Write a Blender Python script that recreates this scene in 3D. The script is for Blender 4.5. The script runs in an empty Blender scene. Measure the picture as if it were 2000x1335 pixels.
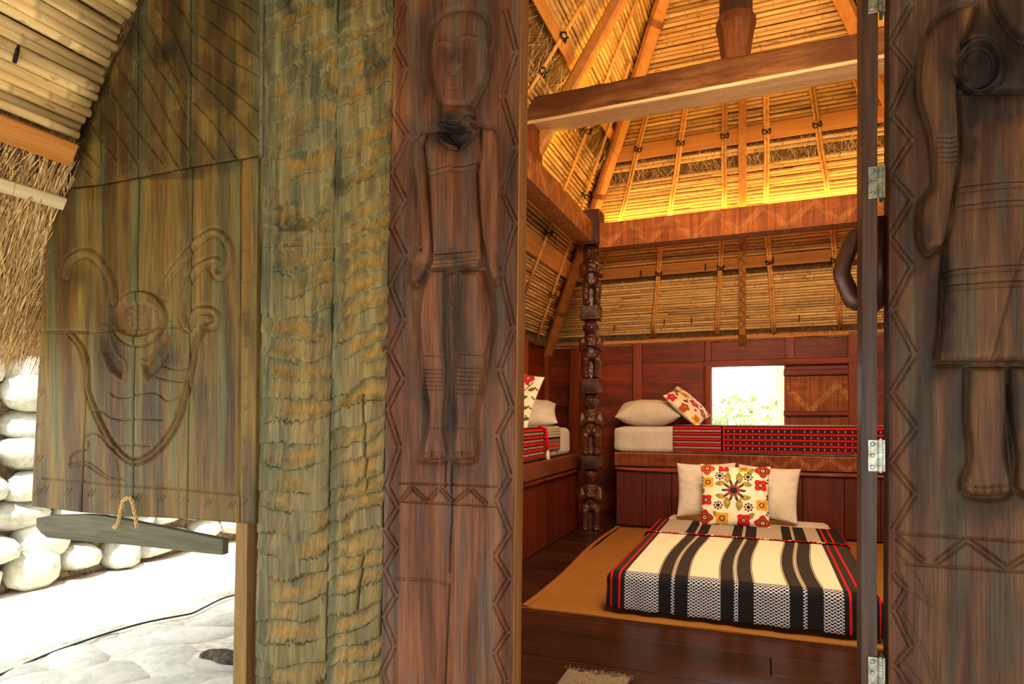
import bpy, bmesh, math, random
import numpy as np
from mathutils import Vector, Matrix
random.seed(7); rng = np.random.default_rng(7)
R = math.radians
sc = bpy.context.scene
COL = sc.collection

# ------------------------------------------------------------------ camera, world, lights, exposure
EYE = 1.05                       # eye height over the hut floor
FPX = 1218.0; HOR = 810.0        # focal length and horizon in 2000x1335 pixels
PSI = math.atan(490/1218.0); CS, SN = math.cos(PSI), math.sin(PSI)
cd = bpy.data.cameras.new('camera'); cam = bpy.data.objects.new('camera', cd); COL.objects.link(cam)
cam.location = (0, 0, EYE); cam.rotation_euler = (R(90), 0, PSI)
cd.sensor_width = 36; cd.lens = 36*FPX/2000; cd.shift_y = (HOR-667.5)/2000; cd.clip_start = .02
sc.camera = cam
sc.view_settings.view_transform = 'Standard'; sc.view_settings.look = 'None'
sc.view_settings.gamma = 1; sc.view_settings.use_curve_mapping = False
sc.view_settings.exposure = 0.0

w = bpy.data.worlds.new('world'); sc.world = w; w.use_nodes = True
bg = w.node_tree.nodes['Background']; bg.inputs[0].default_value = (.90, .95, 1, 1); bg.inputs[1].default_value = 4.0

def lamp(name, kind, loc, energy, color, rot=None, target=None, **kw):
    l = bpy.data.lights.new(name, kind); l.energy = energy; l.color = color
    for k, v in kw.items(): setattr(l, k, v)
    o = bpy.data.objects.new(name, l); COL.objects.link(o); o.location = loc
    if rot: o.rotation_euler = rot
    if target is not None:
        o.rotation_euler = (Vector(target)-Vector(loc)).to_track_quat('-Z', 'Y').to_euler()
    return o
lamp('sun', 'SUN', (0,0,9), 15, (1,.96,.88), target=Vector((0,0,9))+Vector((-.30,.42,-1)), angle=R(1.5))
LED = (1, .56, .09)
# LED strips lying on top of the carved beams, shining up on the lining
lamp('strip_light_back', 'AREA', (-.15, 5.80, 2.75), 34, LED, target=(-.15, 5.9, 3.4), shape='RECTANGLE', size=2.5, size_y=.05)
lamp('strip_light_left', 'AREA', (-1.64, 4.2, 2.75), 19, LED, target=(-1.9, 4.2, 3.3), shape='RECTANGLE', size=.05, size_y=2.3)
# unseen warm area lights added to brighten the bed, lower lining and roof
lamp('room_fill', 'AREA', (-.05, 2.7, 2.86), 42, (1,.68,.40), target=(-.1, 4.9, .2), shape='RECTANGLE', size=.7, size_y=.3, spread=R(130))
lamp('lining_fill', 'AREA', (.35, 1.95, 2.45), 82, (1,.72,.45), target=(-.35, 6.4, 1.95), shape='RECTANGLE', size=1.1, size_y=.25)
lamp('roof_fill', 'AREA', (-.05, 4.14, 3.10), 12, (1,.58,.2), target=(-.3, 5.3, 4.3), shape='RECTANGLE', size=1.3, size_y=.05)  # added fill, out of sight behind the tie beam, no fitting there

# ------------------------------------------------------------------ geometry of the view (used to measure, returns real places)
def ray(px, py):
    a = (px-1000)/FPX
    return Vector((a*CS-SN, a*SN+CS, (HOR-py)/FPX))
def onY(px, py, Y):
    d = ray(px, py); t = Y/d.y; return Vector((d.x*t, Y, EYE+d.z*t))
def onX(px, py, X):
    d = ray(px, py); t = X/d.x; return Vector((X, d.y*t, EYE+d.z*t))
def onZ(px, py, Z):
    d = ray(px, py); t = (Z-EYE)/d.z; return Vector((d.x*t, d.y*t, Z))
def proj(X, Y, Z):
    xc = X*CS+Y*SN; zc = -X*SN+Y*CS
    return 1000+FPX*xc/zc, HOR-FPX*(Z-EYE)/zc

# ------------------------------------------------------------------ tags and builders
def tag(o, label=None, cat=None, group=None, kind=None):
    if label: o['label'] = label
    if cat: o['category'] = cat
    if group: o['group'] = group
    if kind: o['kind'] = kind
    return o
def empty(name, loc=(0,0,0), label=None, cat=None, group=None, kind=None, rz=0, parent=None):
    o = bpy.data.objects.new(name, None); COL.objects.link(o); o.location = loc; o.rotation_euler = (0,0,rz)
    o.empty_display_size = .1
    if parent: o.parent = parent
    return tag(o, label, cat, group, kind)

class MB:
    def __init__(s): s.v = []; s.f = []; s.c = []; s.uv = []; s.off = 0
    def add(s, verts, faces):
        b = len(s.v); s.v += [tuple(v) for v in verts]; s.f += [tuple(i+b for i in f) for f in faces]; return s
    def box(s, c, size, m=None):
        x, y, z = [a/2 for a in size]
        P = [Vector((i*x, j*y, k*z)) for k in (-1,1) for j in (-1,1) for i in (-1,1)]
        if m is not None: P = [m @ p for p in P]
        c = Vector(c); P = [p+c for p in P]
        return s.add(P, [(0,2,3,1),(4,5,7,6),(0,1,5,4),(2,6,7,3),(1,3,7,5),(0,4,6,2)])
    def b(s, x0, x1, y0, y1, z0, z1):
        return s.box(((x0+x1)/2,(y0+y1)/2,(z0+z1)/2), (x1-x0,y1-y0,z1-z0))
    def tube(s, pts, rad, n=8, cap=True, up=None):
        pts = [Vector(p) for p in pts]
        if not hasattr(rad, '__len__'): rad = [rad]*len(pts)
        b = len(s.v); k = len(pts); prev = None
        for i, p in enumerate(pts):
            t = (pts[min(i+1,k-1)]-pts[max(i-1,0)]).normalized()
            if prev is None:
                a = Vector((0,0,1)) if abs(t.z) < .9 else Vector((1,0,0))
                u = t.cross(a).normalized()
            else: u = (prev - t*prev.dot(t)).normalized()
            prev = u; w_ = t.cross(u)
            for j in range(n):
                q = 2*math.pi*j/n; s.v.append(tuple(p+(u*math.cos(q)+w_*math.sin(q))*rad[i]))
        for i in range(k-1):
            for j in range(n):
                a = b+i*n+j; c_ = b+i*n+(j+1) % n
                s.f.append((a, c_, c_+n, a+n))
        if cap:
            s.f.append(tuple(b+j for j in range(n))[::-1]); s.f.append(tuple(b+(k-1)*n+j for j in range(n)))
        return s
    def timber(s, p0, p1, w_, h_, seg=.12, jit=.004, ch=.18, side=None, taper=1):
        """hewn timber of section w x h (side = direction of w)"""
        p0 = Vector(p0); p1 = Vector(p1); d = p1-p0; L = d.length; t = d/L
        if side is None: side = Vector((1,0,0)) if abs(t.x) < .7 else Vector((0,1,0))
        side = Vector(side); side = (side-t*side.dot(t)).normalized(); up = t.cross(side)
        k = max(2, int(L/seg)+1); c = ch*min(w_, h_)
        sec = [(-w_/2+c,-h_/2),(w_/2-c,-h_/2),(w_/2,-h_/2+c),(w_/2,h_/2-c),(w_/2-c,h_/2),(-w_/2+c,h_/2),(-w_/2,h_/2-c),(-w_/2,-h_/2+c)]
        b = len(s.v); off = [0]*16
        for i in range(k):
            q = i/(k-1); sc_ = 1+(taper-1)*q
            off = [.6*o+random.uniform(-jit, jit) for o in off]
            for j, (a, e) in enumerate(sec):
                s.v.append(tuple(p0+d*q+side*(a*sc_+off[2*j])+up*(e*sc_+off[2*j+1])))
        for i in range(k-1):
            for j in range(8):
                a = b+i*8+j; c_ = b+i*8+(j+1) % 8; s.f.append((a, c_, c_+8, a+8))
        s.f.append(tuple(b+j for j in range(8))[::-1]); s.f.append(tuple(b+(k-1)*8+j for j in range(8)))
        return s
    def prism(s, pts, depth):
        """pts: 3D outline, extruded by vector depth"""
        n = len(pts); depth = Vector(depth)
        P = [Vector(p) for p in pts]; P += [p+depth for p in P]
        F = [tuple(range(n)), tuple(range(2*n-1, n-1, -1))]
        F += [(i, i+n, (i+1) % n+n, (i+1) % n) for i in range(n)]
        return s.add(P, F)
    def ball(s, c, r, n=12, m=8, mat=None):
        if not hasattr(r, '__len__'): r = (r, r, r)
        P = []; F = []; c = Vector(c)
        for i in range(m+1):
            a = math.pi*i/m
            for j in range(n):
                q = 2*math.pi*j/n
                v = Vector((r[0]*math.sin(a)*math.cos(q), r[1]*math.sin(a)*math.sin(q), r[2]*math.cos(a)))
                if mat is not None: v = mat @ v
                P.append(c+v)
        for i in range(m):
            for j in range(n):
                F.append((i*n+j, (i+1)*n+j, (i+1)*n+(j+1) % n, i*n+(j+1) % n))
        return s.add(P, F)
    def build(s, name, mat, parent=None, loc=None, smooth=False, bevel=0, fix=True):
        """verts are in world space; loc (or the parent's place) becomes the origin"""
        L = Vector(loc) if loc is not None else (wloc(parent) if parent else Vector((0,0,0)))
        me = bpy.data.meshes.new(name)
        me.from_pydata([(v[0]-L.x, v[1]-L.y, v[2]-L.z) for v in s.v], [], s.f); me.update()
        if fix:
            bm = bmesh.new(); bm.from_mesh(me); bmesh.ops.remove_doubles(bm, verts=bm.verts, dist=1e-6)
            bmesh.ops.recalc_face_normals(bm, faces=bm.faces); bm.to_mesh(me); bm.free()
        if smooth: me.polygons.foreach_set('use_smooth', [True]*len(me.polygons))
        me.materials.append(mat)
        o = bpy.data.objects.new(name, me); COL.objects.link(o)
        if parent: o.parent = parent; o.location = L-wloc(parent)
        else: o.location = L
        if bevel:
            md = o.modifiers.new('bevel', 'BEVEL'); md.width = bevel; md.segments = 2; md.limit_method = 'ANGLE'
        return o
def wloc(o):
    v = Vector(o.location)
    return v+wloc(o.parent) if o.parent else v

def grid_obj(name, P, mat, parent=None, col=None, uv=None, closed_back=None, smooth=True, loc=None, back_col=None):
    """P: (nv,nu,3) world points -> surface; closed_back = vector of thickness"""
    nv, nu = P.shape[:2]; L = Vector(loc) if loc is not None else (wloc(parent) if parent else Vector((0,0,0)))
    V = P.reshape(-1, 3) - np.array(L)
    idx = np.arange(nv*nu).reshape(nv, nu)
    F = np.stack([idx[:-1,:-1], idx[1:,:-1], idx[1:,1:], idx[:-1,1:]], -1).reshape(-1, 4)
    nfront = len(F)
    if closed_back is not None:
        ring = np.concatenate([idx[0,:], idx[1:,-1], idx[-1,:-1][::-1], idx[1:-1,0][::-1]])
        cb = np.asarray(closed_back)
        B = V[ring]+cb if cb.ndim == 1 else cb
        if cb.ndim == 1:   # flat back: use mean depth along the thickness axis
            ax = int(np.argmax(np.abs(cb))); B = B.copy(); B[:, ax] = np.median(V[:, ax])+cb[ax]
        b0 = len(V); n = len(ring); V = np.concatenate([V, B, B.mean(0, keepdims=True)])
        i = np.arange(n); j = (i+1) % n
        side = np.stack([ring[i], ring[j], b0+j, b0+i], -1)
        F = np.concatenate([F, side])
        tri = np.stack([b0+i, b0+j, np.full(n, b0+n)], -1)
    me = bpy.data.meshes.new(name); nf = len(F); nt = len(tri) if closed_back is not None else 0
    me.vertices.add(len(V)); me.vertices.foreach_set('co', V.astype(np.float32).ravel())
    me.loops.add(nf*4+nt*3); me.polygons.add(nf+nt)
    li = F.ravel() if not nt else np.concatenate([F.ravel(), tri.ravel()])
    me.loops.foreach_set('vertex_index', li.astype(np.int32))
    st = np.arange(nf)*4
    if nt: st = np.concatenate([st, nf*4+np.arange(nt)*3])
    me.polygons.foreach_set('loop_start', st.astype(np.int32))
    sm = np.zeros(nf+nt, bool); sm[:nfront] = smooth
    me.update(calc_edges=True); me.validate()
    if len(me.polygons) == nf+nt: me.polygons.foreach_set('use_smooth', sm)
    if col is not None:
        a = me.color_attributes.new('Col', 'FLOAT_COLOR', 'POINT')
        c = np.ones((len(V), 4), np.float32); c[:nv*nu, :3] = col.reshape(-1, 3)
        if closed_back is not None: c[nv*nu:, :3] = back_col if back_col is not None else col.reshape(-1,3).mean(0)
        a.data.foreach_set('color', c.ravel())
    if uv is not None:
        ul = me.uv_layers.new(name='UVMap'); full = np.zeros((len(V), 2), np.float32); full[:nv*nu] = uv.reshape(-1, 2)
        vi = np.empty(len(me.loops), np.int32); me.loops.foreach_get('vertex_index', vi)
        ul.data.foreach_set('uv', full[vi].ravel())
    me.materials.append(mat)
    o = bpy.data.objects.new(name, me); COL.objects.link(o)
    if parent: o.parent = parent; o.location = L-wloc(parent)
    else: o.location = L
    return o
def copy_tree(o, loc=None, parent=None):
    c = o.copy(); COL.objects.link(c); c.parent = parent
    for ch in list(o.children): copy_tree(ch, None, c)
    if loc is not None: c.location = loc
    return c

# ------------------------------------------------------------------ numpy noise and carving tools
def vnoise(x, y, seed=0):
    r = np.random.default_rng(seed).random((64, 64))
    xi = np.floor(x).astype(int); yi = np.floor(y).astype(int); fx = x-xi; fy = y-yi
    fx = fx*fx*(3-2*fx); fy = fy*fy*(3-2*fy)
    g = lambda a, b: r[a % 64, b % 64]
    return (g(xi,yi)*(1-fx)+g(xi+1,yi)*fx)*(1-fy)+(g(xi,yi+1)*(1-fx)+g(xi+1,yi+1)*fx)*fy
def fbm(x, y, seed=0, o=4):
    s = 0; a = .5; t = 0
    for i in range(o): s = s+a*vnoise(x*2**i, y*2**i, seed+i); t += a; a *= .5
    return s/t
def sstep(a, b, x):
    t = np.clip((x-a)/(b-a), 0, 1); return t*t*(3-2*t)
def dpoly(x, y, pts, margin=40, closed=False):
    """distance to a polyline (pixels)"""
    pts = list(pts)+([pts[0]] if closed else [])
    d = np.full(x.shape, 1e3)
    for (x0,y0),(x1,y1) in zip(pts[:-1], pts[1:]):
        m = (x > min(x0,x1)-margin)&(x < max(x0,x1)+margin)&(y > min(y0,y1)-margin)&(y < max(y0,y1)+margin)
        if not m.any(): continue
        X = x[m]; Y = y[m]; dx = x1-x0; dy = y1-y0; L = dx*dx+dy*dy+1e-9
        t = np.clip(((X-x0)*dx+(Y-y0)*dy)/L, 0, 1)
        d[m] = np.minimum(d[m], np.hypot(X-x0-t*dx, Y-y0-t*dy))
    return d
def inside(x, y, pts):
    c = np.zeros(x.shape, bool); n = len(pts); j = n-1
    for i in range(n):
        xi, yi = pts[i]; xj, yj = pts[j]
        if yi != yj:
            c ^= ((yi > y) != (yj > y)) & (x < (xj-xi)*(y-yi)/(yj-yi)+xi)
        j = i
    return c
def sdf(x, y, pts, margin=70):
    d = dpoly(x, y, pts, margin, True)
    return np.where(inside(x, y, pts), d, -d)      # positive inside
def smooth_line(pts, n=6):
    """Catmull-Rom through points"""
    P = [pts[0]]+list(pts)+[pts[-1]]; out = []
    for i in range(1, len(P)-2):
        p0, p1, p2, p3 = [np.array(P[i+k], float) for k in (-1,0,1,2)]
        for k in range(n):
            t = k/n
            out.append(tuple(.5*((2*p1)+(-p0+p2)*t+(2*p0-5*p1+4*p2-p3)*t*t+(-p0+3*p1-3*p2+p3)*t**3)))
    out.append(tuple(pts[-1])); return out
def srgb(r, g, b):
    return tuple(((c/255)/12.92 if c/255 <= .04045 else ((c/255+.055)/1.055)**2.4) for c in (r, g, b))
def mixc(a, b, t): t = np.asarray(t)[..., None]; return np.asarray(a)*(1-t)+np.asarray(b)*t

# ------------------------------------------------------------------ node maths
class K:
    def __init__(s, g, k): s.g = g; s.k = k
    def __add__(a, b): return a.g.m('ADD', a, b)
    __radd__ = __add__
    def __sub__(a, b): return a.g.m('SUBTRACT', a, b)
    def __rsub__(a, b): return a.g.m('SUBTRACT', b, a)
    def __mul__(a, b): return a.g.m('MULTIPLY', a, b)
    __rmul__ = __mul__
    def __truediv__(a, b): return a.g.m('DIVIDE', a, b)
    def __lt__(a, b): return a.g.m('LESS_THAN', a, b)
    def __gt__(a, b): return a.g.m('GREATER_THAN', a, b)
class G:
    def __init__(s, name, rough=.7, spec=.3):
        s.mat = bpy.data.materials.new(name); s.mat.use_nodes = True; s.nt = s.mat.node_tree
        s.bs = s.nt.nodes['Principled BSDF']; s.bs.inputs['Roughness'].default_value = rough
        s.bs.inputs['Specular IOR Level'].default_value = spec
    def n(s, t): return s.nt.nodes.new(t)
    def put(s, inp, v):
        if isinstance(v, K): s.nt.links.new(v.k, inp)
        elif hasattr(v, '__len__') and hasattr(inp.default_value, '__len__'):
            v = list(v)
            if len(inp.default_value) == 4 and len(v) == 3: v = v+[1]
            inp.default_value = v
        else: inp.default_value = v
    def m(s, op, a, b=None, c=None):
        q = s.n('ShaderNodeMath'); q.operation = op
        for i, v in enumerate((a, b, c)):
            if v is not None: s.put(q.inputs[i], v)
        return K(s, q.outputs[0])
    def coord(s, kind='Object'): return K(s, s.n('ShaderNodeTexCoord').outputs[kind])
    def xyz(s, v):
        q = s.n('ShaderNodeSeparateXYZ'); s.put(q.inputs[0], v); return [K(s, o) for o in q.outputs]
    def vec(s, x, y, z):
        q = s.n('ShaderNodeCombineXYZ')
        for i, v in enumerate((x, y, z)): s.put(q.inputs[i], v)
        return K(s, q.outputs[0])
    def scale(s, v, sc_):
        q = s.n('ShaderNodeVectorMath'); q.operation = 'MULTIPLY'; s.put(q.inputs[0], v); q.inputs[1].default_value = sc_
        return K(s, q.outputs[0])
    def addv(s, v, u):
        q = s.n('ShaderNodeVectorMath'); q.operation = 'ADD'; s.put(q.inputs[0], v); s.put(q.inputs[1], u)
        return K(s, q.outputs[0])
    def noise(s, v, scale=1, detail=4, rough=.55, dist=0):
        q = s.n('ShaderNodeTexNoise'); s.put(q.inputs['Vector'], v); q.inputs['Scale'].default_value = scale
        q.inputs['Detail'].default_value = detail; q.inputs['Roughness'].default_value = rough; q.inputs['Distortion'].default_value = dist
        return K(s, q.outputs['Fac'])
    def voronoi(s, v, scale=1):
        q = s.n('ShaderNodeTexVoronoi'); s.put(q.inputs['Vector'], v); q.inputs['Scale'].default_value = scale
        return K(s, q.outputs['Distance'])
    def ramp(s, f, stops):
        q = s.n('ShaderNodeValToRGB'); s.put(q.inputs[0], f); e = q.color_ramp.elements
        while len(e) < len(stops): e.new(.5)
        for i, (p, c) in enumerate(stops):
            e[i].position = p; e[i].color = tuple(c)+(1,) if len(c) == 3 else c
        return K(s, q.outputs[0])
    def mix(s, f, a, b, mode='MIX'):
        q = s.n('ShaderNodeMix'); q.data_type = 'RGBA'; q.blend_type = mode; q.clamp_factor = True
        s.put(q.inputs['Factor'], f); s.put(q.inputs['A'], a); s.put(q.inputs['B'], b) if False else None
        ins = [i for i in q.inputs if i.type == 'RGBA']
        s.put(ins[0], a); s.put(ins[1], b)
        out = [o for o in q.outputs if o.type == 'RGBA'][0]
        return K(s, out)
    def attr(s, name='Col'):
        q = s.n('ShaderNodeAttribute'); q.attribute_name = name; return K(s, q.outputs['Color'])
    def rnd(s): return K(s, s.n('ShaderNodeObjectInfo').outputs['Random'])
    def bump(s, h, strength=.3, dist=.01):
        q = s.n('ShaderNodeBump'); s.put(q.inputs['Height'], h); q.inputs['Strength'].default_value = strength
        q.inputs['Distance'].default_value = dist; s.nt.links.new(q.outputs[0], s.bs.inputs['Normal'])
    def color(s, c): s.put(s.bs.inputs['Base Color'], c); return s
    def smooth(s, a, b, x):
        q = s.n('ShaderNodeMapRange'); q.interpolation_type = 'SMOOTHSTEP'; s.put(q.inputs['Value'], x)
        q.inputs['From Min'].default_value = a; q.inputs['From Max'].default_value = b
        return K(s, q.outputs[0])
def grey(g, v): return g.vec(v, v, v)

def wood(name, dark, light, axis=2, rough=.6, spec=.35, bump=.35, attr=False, fs=1.0, contrast=(.3,.7), vary=.25, blotch=None):
    g = G(name, rough, spec); c = g.coord()
    r = g.rnd(); c = g.addv(c, g.scale(g.vec(r, r, r), (37, 51, 29)) if not attr else (0,0,0))
    k = [26*fs]*3; k[axis] = 1.3*fs; k2 = [240*fs]*3; k2[axis] = 7*fs
    n1 = g.noise(g.scale(c, k), 1, 6, .65, .6); n2 = g.noise(g.scale(c, k2), 1, 4, .65)
    f = n1*.55+n2*.45
    if attr:
        base = g.attr(); m_ = g.ramp(f, [(.36, (.42,.42,.42)), (.5, (.92,.92,.92)), (.64, (1.5,1.46,1.38))])
        col = g.mix(1.0, base, m_, 'MULTIPLY')
    else:
        col = g.ramp(f, [(contrast[0], dark), (contrast[1], light)])
        if blotch:
            nb = g.noise(g.scale(c, [3 if i != axis else 1.2 for i in range(3)]), 1, 4, .6)
            col = g.mix(g.smooth(.45, .7, nb), col, blotch)
        v = r*vary+(1-vary/2); col = g.mix(1.0, col, grey(g, v), 'MULTIPLY')
    g.color(col); g.bump(f, bump, .006)
    return g.mat
# ------------------------------------------------------------------ materials
M = {}
M['relief'] = wood('carved_weathered_wood', None, None, 2, .6, .22, .6, attr=True)
M['beam_red'] = wood('red_brown_timber', srgb(66,26,8), srgb(140,70,28), 0, .5, .4, .3, blotch=srgb(86,36,12))
M['wall_x'] = wood('dark_red_planks', srgb(74,18,2), srgb(150,56,12), 0, .5, .3, .3, blotch=srgb(70,26,8), vary=.4)
M['wall_z'] = wood('dark_red_posts', srgb(84,26,4), srgb(160,70,22), 2, .5, .3, .3, vary=.4)
M['bench_z'] = wood('bench_boards', srgb(50,13,4), srgb(108,36,10), 2, .45, .35, .3, vary=.4)
M['floor'] = wood('dark_polished_floor', srgb(20,10,6), srgb(74,38,20), 0, .26, .6, .35, blotch=srgb(34,17,10), vary=.5)
M['orange_y'] = wood('orange_sawn_board_along', srgb(150,92,36), srgb(214,146,72), 1, .6, .3, .2)
M['orange_x'] = wood('orange_sawn_board_across', srgb(150,92,36), srgb(210,144,70), 0, .6, .3, .2)
M['rough_x'] = wood('hewn_beam_wood', srgb(58,30,12), srgb(140,92,48), 0, .75, .2, .8, blotch=srgb(80,44,18), fs=1.3, contrast=(.36,.62))
M['lit_under_x'] = wood('pale_lit_face', srgb(150,112,72), srgb(222,190,148), 0, .8, .15, .5)  # light from below put into the colour of the beam's underside
M['facade'] = wood('dark_facade_plank', srgb(50,34,22), srgb(104,74,48), 2, .65, .2, .4)
M['facade_x'] = wood('dark_facade_beam', srgb(46,28,18), srgb(96,62,38), 0, .65, .2, .4)
M['king'] = wood('king_post_wood', srgb(58,28,12), srgb(150,86,40), 2, .6, .3, .5, blotch=srgb(70,34,14))
M['carved_dark'] = wood('carved_column_wood', srgb(22,9,4), srgb(96,50,28), 2, .3, .55, .6, fs=1.4, blotch=srgb(60,26,14))
M['raw_edge'] = wood('raw_plank_edge', srgb(88,50,22), srgb(160,106,56), 2, .7, .25, .3)
M['jamb'] = wood('dark_door_jamb', srgb(24,14,10), srgb(80,54,40), 2, .45, .3, .5)
M['greyboard'] = wood('grey_weathered_board', srgb(58,58,46), srgb(112,110,88), 0, .85, .15, .5, blotch=srgb(60,60,46))
M['post_z'] = wood('brown_weathered_post', srgb(92,66,32), srgb(168,136,82), 2, .75, .2, .5)

def bamboo(name, axis, a, b, node=True):
    g = G(name, .5, .4); r = g.rnd(); c = g.addv(g.coord(), g.scale(g.vec(r,r,r), (17,31,23)))
    k = [60]*3; k[axis] = 1.6
    f = g.noise(g.scale(c, k), 1, 4, .6); spots = g.noise(g.scale(c, [22 if i != axis else 12 for i in range(3)]), 1, 3, .6)
    col = g.ramp(f, [(.3, a), (.7, b)])
    col = g.mix(g.smooth(.60, .68, spots)*.55, col, tuple(x*.45 for x in a))
    col = g.mix(1, col, grey(g, r*.5+.72), 'MULTIPLY')
    if node: col = g.mix(1, col, g.attr(), 'MULTIPLY')
    g.color(col); g.bump(f, .3, .004); return g.mat
M['bam_x'] = bamboo('bamboo_across', 0, srgb(172,122,60), srgb(232,190,118))
M['bam_y'] = bamboo('bamboo_along', 1, srgb(172,122,60), srgb(232,190,118))
M['bam_out'] = bamboo('bamboo_porch', 1, srgb(204,164,100), srgb(250,224,166))
M['bam_raft'] = bamboo('bamboo_rafter', 2, srgb(180,116,48), srgb(232,176,96), False)
M['bam_pale'] = bamboo('split_bamboo_pale', 1, srgb(214,190,140), srgb(240,222,180), False)
def straw(name, a, b, axis):
    g = G(name, .8, .15); c = g.coord(); k = [55]*3; k[axis] = 2.5
    if axis == 2: k = [60, 60, 7]
    f = g.noise(g.scale(c, k), 1, 6, .7); q = g.noise(g.scale(c, [x*2.6 for x in k]), 1, 3, .6)
    g.color(g.ramp(f*.6+q*.4, [(.38, a), (.62, b)])); g.bump(f, .9, .02); return g.mat
M['thatch'] = straw('thatch', srgb(92,68,38), srgb(200,164,106), 2)
def strandm(name, a, b):
    g = G(name, .75, .2); c = g.coord(); f = g.noise(g.scale(c, (90, 90, 3)), 1, 3, .6)
    g.color(g.ramp(f, [(.35, a), (.65, b)])); return g.mat
M['strand'] = strandm('straw_strands', srgb(156,116,64), srgb(244,212,150))
M['strand_dark'] = strandm('dark_straw_strands', srgb(60,38,18), srgb(150,104,50))
g = G('black_cord', .7, .2); g.color(srgb(34,26,20)); M['cord'] = g.mat
g = G('black_cable', .5, .3); g.color(srgb(30,34,34)); M['cable'] = g.mat
g = G('cane_binding', .6, .3); g.color(srgb(150,92,44)); M['cane'] = g.mat
g = G('jute_rope', .85, .1); f = g.noise(g.coord(), 300, 2); g.color(g.ramp(f, [(.3, srgb(150,116,62)), (.7, srgb(222,192,130))])); M['rope'] = g.mat
g = G('hinge_steel', .38, .5); f = g.noise(g.coord(), 60, 4)
g.color(g.ramp(f, [(.3, srgb(96,98,88)), (.7, srgb(176,178,164))])); g.bs.inputs['Metallic'].default_value = .85; g.bump(f, .2, .002); M['steel'] = g.mat
g = G('led_strip', .5); g.color((1,.8,.3)); g.bs.inputs['Emission Color'].default_value = (1,.62,.13,1); g.bs.inputs['Emission Strength'].default_value = 9; M['led'] = g.mat
def cloth(name, a, b=None, sc_=900, bump=.15):
    g = G(name, .85, .12); c = g.coord(); f = g.noise(c, 7, 3); w_ = g.noise(c, sc_, 1)
    g.color(g.ramp(f, [(.3, b or tuple(x*.9 for x in a)), (.7, a)])); g.bump(g.noise(c, 16, 4)*.9+w_*.1, bump, .02)
    g.bs.inputs['Sheen Weight'].default_value = .15; return g.mat
M['sheet'] = cloth('white_cotton', srgb(214,204,190), srgb(200,188,170), bump=.45)
g = G('printed_cushion_cloth', .85, .12); g.color(g.attr()); g.bump(g.noise(g.coord(), 500, 2), .25, .003); M['floral'] = g.mat
g = G('sun_bleached_paving', .9, .1); c = g.coord(); f = g.noise(c, 2.2, 6, .6); q = g.noise(c, 24, 5, .65)
g.color(g.ramp(f*.6+q*.4, [(.36, srgb(170,154,128)), (.5, srgb(214,204,186)), (.64, srgb(232,226,214))])); g.bump(q, .5, .02); M['ground'] = g.mat
def stone(name, a, b, c3):
    g = G(name, .8, .2); r = g.rnd(); c = g.addv(g.coord(), g.scale(g.vec(r,r,r), (13,19,7)))
    f = g.noise(c, 3.2, 6, .65); q = g.noise(c, 30, 4, .6)
    col = g.ramp(f*.7+q*.3, [(.35, a), (.5, b), (.66, c3)]); col = g.mix(1, col, grey(g, r*.35+.8), 'MULTIPLY')
    g.color(col); g.bump(q, .4, .01); return g.mat
M['stone'] = stone('river_stone', srgb(132,134,116), srgb(178,178,162), srgb(214,212,200))
M['slab'] = stone('paving_stone', srgb(164,164,148), srgb(196,192,176), srgb(216,208,192))
g = G('mortar_earth', .95, .1); f = g.noise(g.coord(), 26, 6, .7); g.color(g.ramp(f, [(.35, srgb(84,70,50)), (.65, srgb(164,146,116))])); g.bump(f, .8, .02); M['mortar'] = g.mat
g = G('dark_rock', .9, .15); f = g.noise(g.coord(), 40, 4, .7); g.color(g.ramp(f, [(.35, srgb(50,42,36)), (.65, srgb(104,92,80))])); g.bump(f, .8, .02); M['rock'] = g.mat
g = G('leaf_green', .55, .35); r = g.noise(g.coord(), 6, 3); g.color(g.ramp(r, [(.35, srgb(150,178,120)), (.65, srgb(212,228,176))])); g.bs.inputs['Subsurface Weight'].default_value = 0; M['leaf'] = g.mat
g = G('weathered_pale_wood', .8, .2); g.color(srgb(190,170,136)); M['pale'] = g.mat

# woven mat: herringbone weave
g = G('woven_mat', .75, .2); x, y, z = g.xyz(g.coord())
u = g.m('SINE', (x+y*.5)*420); v = g.m('SINE', (y-x*.5)*420); big = g.noise(g.coord(), 5, 4)
f = u*v*.25+.5; g.color(g.mix(f, g.mix(big, srgb(104,62,20), srgb(122,78,28)), g.mix(big, srgb(156,104,42), srgb(178,124,56))))
g.bump(f, .5, .004); M['mat'] = g.mat
g = G('grey_rag_rug', .95, .1); x, y, z = g.xyz(g.coord()); n1 = g.noise(g.scale(g.coord(), (150, 500, 100)), 1, 3)
g.color(g.ramp(n1, [(.35, srgb(110,96,78)), (.65, srgb(190,174,148))])); g.bump(n1, .8, .006); M['rug'] = g.mat

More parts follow.
